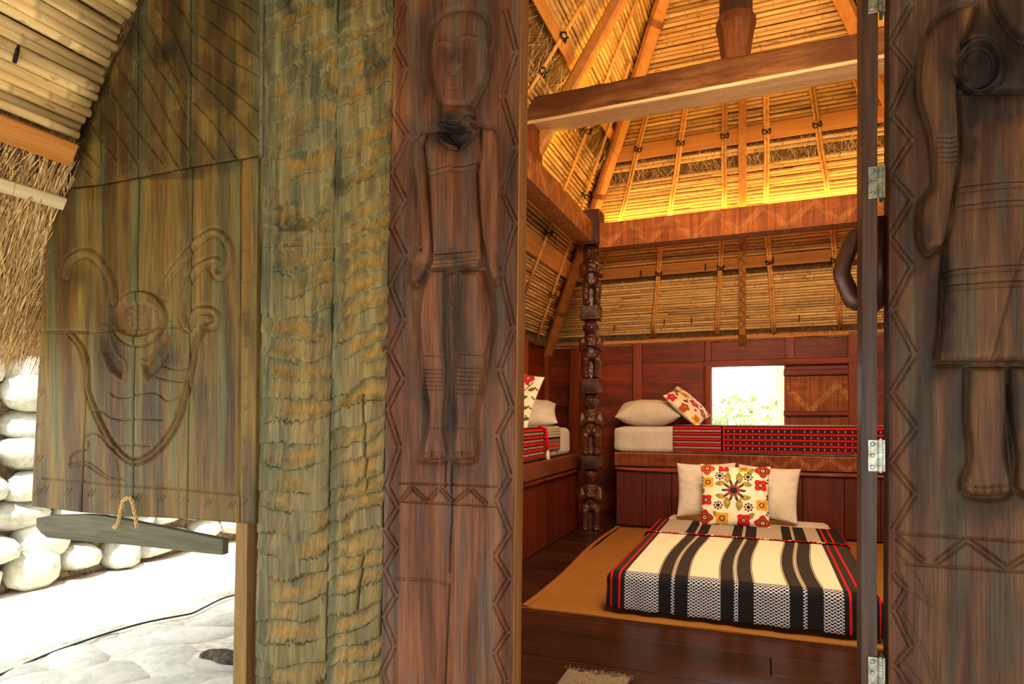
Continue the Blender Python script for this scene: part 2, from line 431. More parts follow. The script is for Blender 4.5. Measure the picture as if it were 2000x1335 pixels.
# blanket of the floor bed: u in metres across (x), v in metres from the foot edge of the top (negative hangs down)
def zig(g, x, y, sx, sy):
    """zigzag/diamond weave 0..1"""
    t = g.m('PINGPONG', x, sx); a = g.m('FRACT', (y+t*.9)/sy); b = g.m('FRACT', (y-t*.9)/sy)
    return g.m('MAXIMUM', a < .42, b < .2)
def band(g, x, a, b): return g.m('MULTIPLY', x > a, x < b)
def addall(g, L):
    s = L[0]
    for k in L[1:]: s = s+k
    return g.m('MINIMUM', s, 1.0)
def frontX(cx):   # crop pixel along the foot edge -> metres
    p = onY(1160+cx*.3146, 1130+ (cx*.3146)*.07, 3.255); return p.x
STR = [(60,190),(400,478),(500,582),(785,870),(896,992),(1215,1300),(1326,1428)]
XS = [(frontX(a), frontX(b)) for a, b in STR]
XR = XS[0][1]+0
def blanket_mat(name, fold=False):
    g = G(name, .9, .1); uvn = g.coord('UV'); u, v, _ = g.xyz(uvn)
    dark = [band(g, u, a, b) for a, b in XS[1:]]
    lefts = u < XS[0][1]; rights = u > .35
    edge = g.m('MAXIMUM', lefts, rights)
    blk = addall(g, dark+[edge])
    wob = g.noise(g.vec(u*3, v*5, 0.0), 1, 2)
    white = g.mix(g.noise(g.vec(u*30, v*300, 0.0), 1, 2)*.5, srgb(236,222,196), srgb(222,204,176))
    black = g.mix(g.noise(g.vec(u*500, v*100, 0.0), 1, 2), srgb(26,22,20), srgb(74,66,58))
    z = zig(g, u, v, .012, .0155); z2 = zig(g, u+.004, v, .008, .012)
    wov = g.mix(z, srgb(20,20,26), srgb(196,200,214)); wovb = g.mix(z2*.35, srgb(12,12,16), srgb(70,68,70))
    if fold:
        wov = g.mix(zig(g, u, v, .012, .018), srgb(60,52,46), srgb(214,200,178))
        base = g.mix(blk, wov, g.mix(z2*.25, srgb(18,16,16), srgb(80,74,68)))
    else:
        front = v < .04; base = g.mix(blk, g.mix(front, white, wov), g.mix(front, black, wovb))
        # thin grey outlines beside the dark bands
        ol = [band(g, u, a-.007, a-.002) for a, b in XS[1:]]+[band(g, u, b+.002, b+.007) for a, b in XS[1:]]
        base = g.mix(addall(g, ol)*(1-front), base, srgb(110,98,84))
    red = []
    for q in (.026, .070, .15):
        a = XS[0][1]-q; red.append(band(g, u, a-.0055, a+.0055)); a = .35+q; red.append(band(g, u, a-.0055, a+.0055))
    base = g.mix(addall(g, red), base, srgb(200,24,28))
    g.color(base); g.bump(z*.6+g.noise(g.vec(u*700, v*700, 0.0), 1, 1)*.4, .35, .003)
    return g.mat
M['blanket'] = blanket_mat('striped_blanket'); M['blanket_fold'] = blanket_mat('striped_blanket_reverse', True)

# red band blanket: v = 0..1 down the hanging side, u metres along
def red_mat(name, seam):
    g = G(name, .9, .1); u, v, _ = g.xyz(g.coord('UV'))
    rows = [(.04,.115),(.26,.335),(.47,.545),(.68,.755),(.89,1.1)]
    redb = addall(g, [band(g, v, a, b) for a, b in rows])
    grey_rows = addall(g, [band(g, v, a, b) for a, b in ((.15,.22),(.38,.44),(.59,.65),(.79,.86))])
    left = u < seam
    d = g.noise(g.vec(u*8, v*.01, 0.0), 1, 2); dash = band(g, g.m('FRACT', u/.052), .3, .52)*(d > .42)
    gl = g.m('MULTIPLY', grey_rows, g.m('MAXIMUM', left, dash))
    wide = addall(g, [band(g, v, a, b) for a, b in ((.13,.245),(.35,.46),(.56,.67),(.77,.88))])
    c = g.mix(wide, srgb(30,12,14), srgb(50,34,34)); c = g.mix(gl, c, srgb(150,128,110)); c = g.mix(redb, c, srgb(196,20,26))
    sm = band(g, u, seam-.012, seam+.004); c = g.mix(sm, c, srgb(40,14,16)); c = g.mix(band(g, u, seam+.006, seam+.02), c, srgb(190,24,30))
    c = g.mix(v < .0, c, g.mix(zig(g, u, v*.2, .01, .02), srgb(60,50,44), srgb(222,208,186)))
    g.color(c); g.bump(g.noise(g.vec(u*900, v*120, 0.0), 1, 1), .3, .003); return g.mat
M['redcloth'] = red_mat('red_striped_blanket', -.34)
M['redcloth2'] = red_mat('red_striped_blanket_left', 4.68)

# ------------------------------------------------------------------ the hut's measures
F = 1.45                     # facade plane
XL, XRR, YB = -2.30, 2.00, 6.75      # inner faces of left, right and back wall
APX = Vector((-.15, 3.95, 5.0)); ZW = 1.83
SL_, SB_, SF_ = (5.0-1.83)/(2.15), (5.0-1.83)/2.8, (5.0-1.83)/4.95
def zl(x): return ZW+SL_*(x-XL)
def zb(y): return ZW+SB_*(YB-y)
def zr(x): return ZW+SL_*(XRR-x)
def zf(y): return ZW+SF_*(y+1.0)
NB = Vector((0, -SB_, -1)).normalized(); NL = Vector((SL_, 0, -1)).normalized(); NR = Vector((-SL_, 0, -1)).normalized()
def onB(px, py, off=0):
    d = ray(px, py); t = (ZW+SB_*YB-EYE-off*1.5)/(d.z+SB_*d.y); return Vector((0,0,EYE))+d*t
def onL(px, py, off=0):
    d = ray(px, py); t = (ZW-SL_*XL-EYE-off*1.5)/(d.z-SL_*d.x); return Vector((0,0,EYE))+d*t

# ------------------------------------------------------------------ ground and outdoors
mb = MB(); n = 60
Y0, Y1, X0, X1 = -7, 22, -14, 14
xs = np.linspace(X0, X1, 90); ys = np.linspace(Y0, Y1, 90); XX, YY = np.meshgrid(xs, ys)
ZZ = -.155+.012*fbm(XX*1.1, YY*1.1, 5)
ground = empty('ground', (0,0,-.15), kind='structure')
tag(grid_obj('paving_bed', np.stack([XX,YY,ZZ], -1)[::-1], M['ground'], ground), None)
def rock_mesh(seed, sx, sy, sz, sub=2, rough=.12, mat=None):
    r = random.Random(seed); bm = bmesh.new(); bmesh.ops.create_icosphere(bm, subdivisions=sub, radius=1)
    ph = [r.uniform(0, 6.28) for _ in range(6)]; ex = r.uniform(2.0, 2.4)
    for v in bm.verts:
        c = v.co; d = 1+rough*(math.sin(2.3*c.x+ph[0])+math.sin(2.1*c.y+ph[1])*.8+math.sin(3.1*c.z+ph[2])*.6+.4*math.sin(5*c.x+4*c.z+ph[3]))
        nrm = (abs(c.x)**ex+abs(c.y)**ex+abs(c.z)**ex)**(1/ex)
        v.co = Vector((c.x*sx, c.y*sy, c.z*sz))*d/nrm
    me = bpy.data.meshes.new('stone'); bm.to_mesh(me); bm.free(); me.polygons.foreach_set('use_smooth', [True]*len(me.polygons))
    me.materials.append(mat or M['stone']); return me
wallst = empty('stone_wall', (-4.75, 3.6, -.15), 'rubble wall of pale rounded river stones standing along the bright path outside', 'stone wall')
mb = MB(); mb.b(-5.4, -4.72, 1.2, 6.9, -.2, 1.55); mb.build('mortar_core', M['mortar'], wallst)
SM = [rock_mesh(i, .17, random.Random(i).uniform(.17, .25), random.Random(i+9).uniform(.095, .135)) for i in range(8)]
z = -.10; row = 0; ns = 0
while z < 1.6:
    h = random.uniform(.9, 1.12); y = 1.25+random.uniform(0, .2)
    while y < 6.8:
        me = random.choice(SM); sc_ = random.uniform(.6, 1.15)
        o = bpy.data.objects.new('stone', me); COL.objects.link(o); o.parent = wallst
        hw = .205*sc_
        o.location = Vector((-4.70+random.uniform(-.03,.04), y+hw, z+.10*h+random.uniform(-.03,.03)))-wloc(wallst)
        o.rotation_euler = (random.uniform(-.3,.3), random.uniform(-.25,.25), random.uniform(-.2,.2)); o.scale = (1, sc_, h*random.uniform(.85,1.2))
        y += hw*2*.97; ns += 1
    z += .205*h; row += 1
# flat stones set in the ground
PM = [rock_mesh(30+i, .26, .17, .05, 2, .14, M['slab']) for i in range(5)]
for (px, py, s, a) in [(60,1262,.9,.2),(150,1290,1.1,-.3),(250,1262,1.2,.4),(330,1235,.85,.2),(385,1240,1.15,.6),(240,1318,1.2,.1),(340,1300,1.3,-.4),(440,1295,1.1,.3),(120,1330,1,.5),(400,1335,1.1,.1),(30,1310,1,.8),(445,1215,.8,.5),(300,1345,1.1,1),(180,1240,.8,.2),(440,1345,1,.4)]:
    p = onZ(px, py, -.15); o = bpy.data.objects.new('paving_stone', PM[(px+py) % 5]); COL.objects.link(o); o.parent = ground
    o.location = Vector((p.x, p.y, -.165))-wloc(ground); o.rotation_euler = (0,0,a); o.scale = (s*.8, s*.8, .8)
mb = MB(); p = onZ(437, 1272, -.1)
o = bpy.data.objects.new('dark_rock', rock_mesh(77, .10, .07, .045, 3, .16, M['rock'])); COL.objects.link(o); o.location = (p.x, p.y, -.13)
tag(o, 'small dark porous rock lying on the paving beside the wooden post', 'rock')
mb = MB(); pts = smooth_line([(-60,1338),(0,1317),(90,1278),(150,1256),(210,1236),(280,1216),(345,1203),(375,1197),(400,1185),(435,1168),(470,1158),(520,1140)], 5)
mb.tube([onZ(a, b, -.128) for a, b in pts], .0055, 6)
tag(mb.build('electric_cable', M['cable'], loc=onZ(200,1240,-.15), smooth=True), 'thin black cable snaking across the bright paving under the shutter', 'cable')
pts = smooth_line([(80,1286),(130,1268),(190,1243),(215,1236)], 4)
# outside the window: bush, posts
bush = empty('garden_bush', (-.25, 9.4, -.15), 'sunlit green leafy bush seen through the square window', 'bush')
def foliage(c, rx, ry, rz, n, size, seed):
    r = np.random.default_rng(seed); mb = MB()
    for i in range(n):
        d = r.normal(size=3); d /= np.linalg.norm(d); q = r.uniform(.55, 1)
        p = Vector((c[0]+d[0]*rx*q, c[1]+d[1]*ry*q, c[2]+d[2]*rz*q))
        a = Vector(r.normal(size=3)).normalized(); b = a.cross(Vector(r.normal(size=3))).normalized(); s = size*r.uniform(.6,1.3)
        mb.add([p-a*s, p+b*s*.45, p+a*s, p-b*s*.45], [(0,1,2,3)])
    return mb
m1 = foliage((-.25,9.4,.75), .75, .6, .62, 1500, .07, 1); m2 = foliage((.35,9.7,.5), .6, .5, .5, 700, .07, 2); m1.add(m2.v, m2.f)
tag(m1.build('leaves', M['leaf'], bush, fix=False), kind='stuff')
mb = MB()
for k in range(5): mb.tube([(-.25+.05*k,9.4,-.15),(-.5+.2*k,9.4+.1*(k-2),.6)], [.03,.015], 6)
mb.build('stem', M['post_z'], bush, smooth=True)
ot = empty('screen_fence', (.45, 8.3, -.15), 'pale upright wooden screen beyond the window opening', 'fence')
for k in range(6):
    mb = MB(); mb.timber((.2+.11*k,8.3,-.15),(.2+.11*k,8.3,1.75),.085,.02); mb.build('slat', M['pale'], ot)
mb = MB(); mb.timber((.1,8.33,1.2),(.95,8.33,1.2),.03,.06); mb.build('rail', M['pale'], ot)

# ------------------------------------------------------------------ floor and platform
floor = empty('floor', (0,3.5,0), kind='structure')
mb = MB(); mb.b(-1.5,2.1,F+.02,6.9,-.13,-.04); mb.b(-2.4,-1.5,3.6,6.9,-.13,-.04); mb.build('joist_deck', M['floor'], floor)
y = F+.03
while y < 6.74:
    wd = random.uniform(.15,.24); y1 = min(y+wd, 6.75); x0 = -1.5 if y < 3.55 else -2.32
    cut = random.uniform(-.6, 1.2); parts = [(x0, cut), (cut, 2.03)] if random.random() < .7 else [(x0, 2.03)]
    for a, b in parts:
        mb = MB(); dz = random.uniform(-.002, .0); mb.b(a+.0015, b-.0015, y+.002, y1-.002, -.04, dz)
        o = mb.build('floor_plank', M['floor'], floor, bevel=.003)
    y = y1
# ------------------------------------------------------------------ walls
wb = empty('wall_back', (0, YB, 0), kind='structure')
WX0, WX1, WZ0, WZ1 = -.483, .196, .66, 1.54      # window opening
zs = [-.04,.22,.45,.68,.92,1.15,1.38,1.60,1.80]
def brd(x0,x1,z0,z1,par,mat='wall_x',y0=YB,y1=YB+.035):
    mb = MB(); dy = random.uniform(-.003,.003); mb.b(x0,x1,y0+dy,y1,z0,z1); mb.build('plank', M[mat], par, bevel=.003)
for a, b in zip(zs[:-1], zs[1:]):
    brd(-2.34, -1.2, a, b, wb); brd(-1.2, -.53, a, b, wb)
    if b <= WZ0+.05: brd(-.53, .9, a, b, wb)
    if a >= 1.6-.01: brd(-.53, .22, a, b, wb); brd(.22, .80, a, b, wb)
    brd(.80, 2.04, a, b, wb)
brd(-.53, .22, 1.6-.03, 1.602, wb)
# panel right of the window: upright boards between rails
for k, (a, b) in enumerate([(.20,.36),(.36,.53),(.53,.70),(.70,.82)]):
    brd(a, b, .67, 1.06, wb, 'wall_z'); 
def vp(px0, px1, z0, z1, par, mat='wall_z', t=.05, name='post', lean=0):
    x0 = onY(px0, 750, YB-t).x; x1 = onY(px1, 750, YB-t).x; cx = (x0+x1)/2
    mb = MB(); mb.timber((cx,YB-t/2,z0),(cx+lean,YB-t/2,z1), abs(x1-x0), t, jit=.002, ch=.1, side=(1,0,0)); mb.build(name, M[mat], par)
vp(1104,1124,0,1.80,wb, lean=.06); vp(1236,1254,0,1.82,wb); vp(1655,1682,1.57,1.84,wb); vp(1533,1552,1.60,1.84,wb); vp(1377,1389,.6,1.84,wb)
for x in (.80, 1.4, 1.97):
    mb = MB(); mb.timber((x,YB-.03,0),(x,YB-.03,1.84),.09,.055,jit=.002,ch=.1); mb.build('post', M['wall_z'], wb)
mb = MB(); mb.timber((-2.34,YB-.03,1.835),(2.04,YB-.03,1.835),.055,.045,side=(0,1,0)); mb.build('top_plate', M['orange_x'], wb)
# carved panel with zigzag next to the window
def relief(name, TL, TR, BR, BL, thick, res, hfun, cfun, parent, mat=None, edge=.0025, back_col=None, axis='y'):
    """carved board: corners are world points; res in metres; functions get photo pixels and world X,Z"""
    TL, TR, BR, BL = [np.array(p, float) for p in (TL,TR,BR,BL)]
    nu = max(6, int(max(np.linalg.norm(TR-TL), np.linalg.norm(BR-BL))/res)); nv = max(6, int(max(np.linalg.norm(BL-TL), np.linalg.norm(BR-TR))/res))
    u = np.linspace(0,1,nu)[None,:,None]; v = np.linspace(0,1,nv)[:,None,None]
    P = (TL*(1-u)+TR*u)*(1-v)+(BL*(1-u)+BR*u)*v
    px, py = proj(P[...,0], P[...,1], P[...,2]); U = np.broadcast_to(u[...,0], px.shape); V = np.broadcast_to(v[...,0], px.shape)
    wdt = np.linalg.norm(TR-TL)
    hh = hfun(px, py, P)
    du = np.minimum(U, 1-U)*max(np.linalg.norm(TR-TL), np.linalg.norm(BR-BL)); dv = np.minimum(V, 1-V)*np.linalg.norm(BL-TL)
    hh = hh-edge*np.exp(-(np.minimum(du, dv)/.004)**2)
    P = P.copy()
    if axis == 'y': P[...,1] -= hh; cb = (0, thick, 0)
    else: P[...,0] += hh; cb = (-thick, 0, 0)
    c = cfun(px, py, P, hh) if cfun else None
    return grid_obj(name, P, mat or M['relief'], parent, col=c, closed_back=cb, back_col=back_col)
def zz_lines(x, period, lo, hi, v, n=3, gap=.012):
    """distance (m) to zigzag lines between v=lo..hi"""
    t = np.abs(((x/period) % 1)*2-1)*(hi-lo)+lo
    d = np.full(x.shape, 9.)
    for k in range(n): d = np.minimum(d, np.abs(v-t-(k-(n-1)/2)*gap))
    return d
cdk = np.array(srgb(104,44,16)); clt = np.array(srgb(150,78,34))
def beamcol(seed, a=srgb(110,52,20), b=srgb(160,88,42)):
    def f(px, py, P, h): 
        L = P[...,0]+P[...,1]
        return mixc(mixc(a, b, fbm(L*4, P[...,2]*30, seed)), srgb(214,150,86), np.clip(-h/.0025-.35, 0, .7))
    return f
for k, (a, b) in enumerate([(.20,.41),(.41,.61),(.61,.80)]):
    relief('carved_panel', (a,YB-.01,1.43),(b,YB-.01,1.43),(b,YB-.01,1.08),(a,YB-.01,1.08), .03, .006,
        lambda px,py,P: -.005*np.exp(-(zz_lines(P[...,0]-.2,.46,1.09,1.34,P[...,2],4,.02)/.004)**2), beamcol(3+k, srgb(104,50,20), srgb(168,96,44)), wb)
mb = MB(); mb.timber((-.56,YB-.03,1.575),(.86,YB-.03,1.575),.06,.07,jit=.002,side=(0,1,0)); mb.build('rail', M['wall_x'], wb)
mb = MB(); mb.timber((.19,YB-.025,1.465),(.82,YB-.025,1.465),.05,.06,jit=.002,side=(0,1,0)); mb.build('rail', M['wall_x'], wb)
mb = MB(); mb.timber((.19,YB-.025,1.065),(.82,YB-.025,1.065),.05,.045,jit=.002,side=(0,1,0)); mb.build('rail', M['wall_x'], wb)
# window_1 frame (open hole)
brd(.20,.80,1.425,1.602,wb)
wn = empty('window_1', (-.14, YB, 1.1), kind='structure')
mb = MB(); mb.timber((WX0-.04,YB-.02,.60),(WX0-.04,YB-.02,1.56),.075,.09,jit=.002,side=(1,0,0)); mb.build('window_frame', M['wall_z'], wn)
mb = MB(); mb.timber((WX1+.01,YB,.60),(WX1+.01,YB,1.56),.02,.05,jit=.001,side=(1,0,0)); mb.build('window_frame', M['wall_z'], wn)
mb = MB(); mb.timber((WX0-.06,YB-.01,WZ1+.02),(WX1+.02,YB-.01,WZ1+.02),.08,.035,jit=.001,side=(0,1,0)); mb.build('window_head', M['raw_edge'], wn)
mb = MB(); mb.timber((WX0-.06,YB-.01,WZ0),(WX1+.02,YB-.01,WZ0),.08,.035,jit=.001,side=(0,1,0)); mb.build('window_sill', M['raw_edge'], wn)

wl = empty('wall_left', (XL, 5, 0), kind='structure')
for a, b in zip(zs[:-1], zs[1:]):
    mb = MB(); mb.b(XL-.035, XL+random.uniform(-.003,.003), 3.6, 5.2, a, b); mb.build('plank', M['wall_x'], wl, bevel=.003)
    mb = MB(); mb.b(XL-.035, XL+random.uniform(-.003,.003), 5.2, YB+.03, a, b); mb.build('plank', M['wall_x'], wl, bevel=.003)
for y in (4.3, 5.2, 6.0, 6.72):
    mb = MB(); mb.timber((XL+.03,y,0),(XL+.03,y,1.84),.07,.06,jit=.002); mb.build('post', M['wall_z'], wl)
mb = MB(); mb.timber((XL,3.6,1.82),(XL,YB,1.82),.06,.03); mb.build('top_plate', M['beam_red'], wl)
w2 = empty('wall_left_front', (-1.48, 2.5, 0), kind='structure')   # closes the room beside the open porch bay
for a, b in zip(zs[:-1], zs[1:]):
    mb = MB(); mb.b(-1.515,-1.48,F+.08,3.6,a,b); mb.build('plank', M['wall_x'], w2, bevel=.003)
    mb = MB(); mb.b(XL-.035,-1.48,3.6,3.635,a,b); mb.build('plank', M['wall_x'], w2, bevel=.003)
pl = [(-1.50,F+.08,1.8),(-1.50,3.6,1.8),(-1.50,3.6,zl(-1.5)-.02),(-1.50,F+.08,zl(-1.5)-.02)]
mb = MB(); mb.prism(pl, (.03,0,0)); mb.build('upper_panel', M['wall_x'], w2)
mb = MB(); mb.prism([(XL,3.61,1.8),(-1.48,3.61,1.8),(-1.48,3.61,zl(-1.48)-.02),(XL,3.61,zl(XL)-.02)], (0,.03,0)); mb.build('upper_panel', M['wall_x'], w2)
wr = empty('wall_right', (XRR, 4, 0), kind='structure')
for a, b in zip(zs[:-1], zs[1:]):
    mb = MB(); mb.b(XRR, XRR+.035, F, YB+.03, a, b); mb.build('plank', M['wall_x'], wr, bevel=.003)
for y in (2.4,3.4,4.4,5.4,6.4):
    mb = MB(); mb.timber((XRR-.03,y,0),(XRR-.03,y,1.84),.07,.06,jit=.002); mb.build('post', M['wall_z'], wr)

# ------------------------------------------------------------------ benches
def carved_ledge(name, parent, p0, p1, w_, h_, axis, hf, seed):
    pass
bb = empty('bench', (.3, 5.9, 0), 'long built-in plank bench under the window carrying the red striped mattress', 'bench')
mb = MB(); mb.b(-1.30, 1.98, 5.93, 6.70, .655, .69); mb.build('seat_board', M['wall_x'], bb, bevel=.004)
mb = MB(); mb.b(-1.31, 1.98, 5.885, 5.93, .57, .695)
relief('front_rail', (-1.31,5.86,.695),(1.98,5.86,.695),(1.98,5.86,.575),(-1.31,5.86,.575), .06, .006,
    lambda px,py,P: np.where(P[...,0] > -.1, -.0022*np.exp(-(zz_lines(P[...,0],.26,.585,.685,P[...,2],4,.012)/.003)**2), 0), beamcol(11, srgb(86,34,12), srgb(140,68,30)), bb)
mb = MB(); mb.timber((-1.30,5.88,.545),(1.98,5.88,.545),.04,.03); mb.build('lower_rail', M['wall_x'], bb)
x = -1.30
while x < 1.97:
    wd = random.uniform(.2,.34); mb = MB(); x1 = min(x+wd, 1.98); mb.b(x+.002,x1-.002,5.90,5.925,.005,.575); mb.build('front_board', M['bench_z'], bb, bevel=.003); x = x1
mb = MB(); mb.b(-1.30,-1.275,5.925,6.7,.005,.65); mb.build('end_board', M['bench_z'], bb)
bl = empty('bench', (-1.6, 4.6, 0), 'built-in plank bench along the left wall left of the carved column', 'bench')
mb = MB(); mb.b(-2.26,-1.60,3.66,5.62,.655,.69); mb.build('seat_board', M['wall_x'], bl, bevel=.004)
mb = MB(); mb.timber((-1.575,3.66,.635),(-1.575,5.64,.635),.05,.125,side=(1,0,0),jit=.002); mb.build('front_rail', M['beam_red'], bl)
mb = MB(); mb.timber((-1.585,3.66,.55),(-1.585,5.62,.55),.04,.03,side=(1,0,0)); mb.build('lower_rail', M['wall_x'], bl)
y = 3.66
while y < 5.6:
    wd = random.uniform(.2,.3); mb = MB(); y1 = min(y+wd, 5.62); mb.b(-1.62,-1.595,y+.002,y1-.002,.005,.575); mb.build('front_board', M['bench_z'], bl, bevel=.003); y = y1
mb = MB(); mb.b(-2.26,-1.60,5.60,5.62,.005,.65); mb.build('end_board', M['bench_z'], bl)
# ------------------------------------------------------------------ roof: thatch slabs, bamboo lining, purlins, rafters
roof = empty('ceiling', (-.15, 3.95, 1.83), kind='structure')     # thatch shell
YF = -1.75  # unseen front eave, drawn far out to shade the facade
def slab(pts, nrm, a=.045, b=.30):
    pts = [Vector(p) for p in pts]; c = sum(pts, Vector())/len(pts); hz = Vector((0,1,0)) if abs(nrm.x) > .1 else Vector((1,0,0))
    q = []
    for p in pts:
        s = (p-c).dot(hz)
        if (p-APX).length < 1e-6: q += [p-hz*.35, p+hz*.35]
        elif abs(p.y-YF) < 1e-6 and abs(nrm.x) > .1: q.append(p)
        else: q.append(p+hz*(.35 if s > 0 else -.35))
    if abs(nrm.x) > .1 or True:
        cc_ = sum(q, Vector())/len(q); up_ = nrm.cross(hz)
        q.sort(key=lambda v: math.atan2((v-cc_).dot(up_), (v-cc_).dot(hz)))
    pts = q
    nrm = -nrm; P = [Vector(p)+nrm*a for p in pts]; mb = MB(); mb.prism(P, nrm*b); return mb
EZ = 1.34; ex = (1.83-EZ)/SL_; eb = (1.83-EZ)/SB_
yfz = zf(YF); xl_f = XL+(yfz-1.83)/SL_ ; xr_f = XRR-(yfz-1.83)/SL_
NF = Vector((0, SF_, -1)).normalized()
for pts, nn in (([(XL-ex,YF,EZ),(XL-ex,YB+eb,EZ),APX,(xl_f,YF,yfz)], NL), ([(XL-.1,YB+.13,zb(YB+.13)),(XRR+.1,YB+.13,zb(YB+.13)),APX], NB),
                ([(XRR+ex,YF,EZ),(XRR+ex,YB+eb,EZ),APX,(xr_f,YF,yfz)], NR), ([(xl_f,YF,yfz),(xr_f,YF,yfz),APX], NF)):
    slab(pts, nn).build('thatch_layer', M['thatch'], roof)

def pole(par, name, p0, p1, r, mat, ax, n=6, nodes=True, sag=0):
    """bamboo pole with swollen nodes; vertex colour darkens the node rings"""
    p0 = Vector(p0); p1 = Vector(p1); L = (p1-p0).length; d = (p1-p0)/L
    ts = [0]; rr = [r]; cc = [1.]
    t = random.uniform(.05,.4)
    while t < L-.03:
        ts += [t-.012, t, t+.012]; rr += [r, r*1.16, r*.98]; cc += [1., .62, .92]; t += random.uniform(.3,.44)
    ts.append(L); rr.append(r*random.uniform(.85,1)); cc.append(.9)
    mb = MB(); bend = Vector((random.uniform(-1,1), random.uniform(-1,1), random.uniform(-1,1)))*sag
    mb.tube([p0+d*q+bend*math.sin(math.pi*q/L) for q in ts], rr, n)
    o = mb.build(name, mat, par, smooth=True, fix=False)
    a = o.data.color_attributes.new('Col', 'FLOAT_COLOR', 'POINT')
    c = np.ones((len(mb.v), 4), np.float32); c[:, :3] = np.repeat(np.array(cc), n)[:, None]
    a.data.foreach_set('color', c.ravel()); return o
PITCH = .0315
def zB(px, py): return onB(px, py).z
# heights measured on the photo's vertical at x=1450 (back slope)
bk = dict(purl1=(zB(1450,278), zB(1450,246)), pair=(zB(1450,302), zB(1450,287)), gap1=(zB(1450,322), zB(1450,278)),
          purl2=(zB(1450,521), zB(1450,500)), gap2=(zB(1450,537), zB(1450,521)), bot=zB(1450,640))
cb = empty('ceiling', (-.15, 5.6, 2.4), kind='structure')
DB = Vector((0,-1,SB_)).normalized(); DLs = Vector((1,0,SL_)).normalized()
def inr(z, rg): return rg[0] < z < rg[1]
z = bk['bot']; k = 0
while z < 4.62:
    skip = inr(z, bk['purl1']) or inr(z, bk['purl2']) or (inr(z, bk['gap1']) and not inr(z, bk['pair'])) or inr(z, bk['gap2'])
    if not skip:
        xa = XL+(z-1.83)/SL_+.02; xb = XRR-(z-1.83)/SL_-.02; y = YB-(z-1.83)/SB_
        cuts = [xa, xb]
        if xb-xa > 2: cuts = [xa, random.uniform(xa+.5, xb-.5), xb]
        for a, b in zip(cuts[:-1], cuts[1:]):
            dz = random.uniform(-.004,.004); dz2 = random.uniform(-.004,.004)
            o_ = NB*random.uniform(-.004,.006)
            pole(cb, 'bamboo_pole', Vector((a,y,z+dz))+o_, Vector((b,y,z+dz2))+o_, random.uniform(.015,.0168), M['bam_x'], 0, 6)
    z += PITCH*SB_/math.sqrt(1+SB_**2)*random.uniform(.93,1.05)
def slope_board(par, name, P0, P1, up, nrm, z0, z1, mat, t=.022):
    """board lying on a roof slope from P(z0) to P(z1)"""
    mb = MB(); mb.prism([P0(z0)+nrm*.012, P1(z0)+nrm*.012, P1(z1)+nrm*.012, P0(z1)+nrm*.012], nrm*t); return mb.build(name, mat, par, bevel=.004)
pbL = lambda z: Vector((XL+(z-1.83)/SL_, YB-(z-1.83)/SB_, z)); pbR = lambda z: Vector((XRR-(z-1.83)/SL_, YB-(z-1.83)/SB_, z))
slope_board(cb, 'purlin_board', pbL, pbR, DB, NB, *bk['purl1'], M['orange_x'])
slope_board(cb, 'purlin_board', pbL, pbR, DB, NB, *bk['purl2'], M['orange_x'])
# black cord marks on the lower purlin
for px in (1252, 1378, 1510):
    p = onB(px, 511-(px-1450)*.1, .04); mb = MB(); mb.box(p, (.012,.012,.085)); mb.build('cord_tie', M['cord'], cb)
for (px, py) in ((1200,640),(1297,628),(1350,625),(1560,620)):
    p = onB(px, py, .03); mb = MB(); mb.tube([p+Vector((0,0,.03)), p+Vector((.006,-.01,0)), p+Vector((.002,-.004,-.035))], .005, 5); mb.build('cord_tie', M['cord'], cb)
# left slope, inside
cl_ = empty('ceiling', (-1.9, 4.5, 2.4), kind='structure')
lf = dict(purl1=(onL(1100,118).z, onL(1100,78).z), gap1=(onL(1060,150).z, onL(1100,118).z),
          purl2=(onL(1060,512).z, onL(1060,470).z), bot=onL(1045,665).z)
z = 1.93
while z < 4.6:
    if not (inr(z, lf['purl1']) or inr(z, lf['gap1']) or inr(z, lf['purl2'])):
        x = XL+(z-1.83)/SL_; yb = YB-(z-1.83)/SB_-.02; o_ = NL*random.uniform(-.004,.006)
        ya = 3.66 if x < -1.5 else F+.1
        if yb-ya > .3:
            pole(cl_, 'bamboo_pole', Vector((x,ya,z+random.uniform(-.004,.004)))+o_, Vector((x,yb,z+random.uniform(-.004,.004)))+o_, random.uniform(.015,.0168), M['bam_y'], 1, 6)
    z += PITCH*SL_/math.sqrt(1+SL_**2)*random.uniform(.93,1.06)
plF = lambda z: Vector((XL+(z-1.83)/SL_, 3.2 if z > 2.9 else 3.66, z)); plB = lambda z: Vector((XL+(z-1.83)/SL_, YB-(z-1.83)/SB_, z))
slope_board(cl_, 'purlin_board', plF, plB, DLs, NL, *lf['purl1'], M['orange_y'])
slope_board(cl_, 'purlin_board', plF, plB, DLs, NL, *lf['purl2'], M['orange_y'])
# right slope (only a sliver shows): plain rows
cr = empty('ceiling', (1.5, 4.2, 2.4), kind='structure')
mb = MB(); z = 1.9
while z < 4.6:
    x = XRR-(z-1.83)/SL_; yb = YB-(z-1.83)/SB_-.02
    if yb > F+.5: mb.tube([(x,F+.1,z),(x,yb,z)], .016, 5)
    z += PITCH*.83
tag(mb.build('bamboo_rows', M['bam_pale'], cr, smooth=True, fix=False), kind='stuff')
# front slope inside rows
mb = MB(); z = 2.5
while z < 4.8:
    y = -1+(z-1.83)/SF_; xa = XL+(z-1.83)/SL_; xb = XRR-(z-1.83)/SL_
    if y > YF: mb.tube([(xa,y,z),(xb,y,z)], .016, 5)
    z += PITCH*.54
tag(mb.build('bamboo_rows', M['bam_pale'], cr, smooth=True, fix=False), kind='stuff')

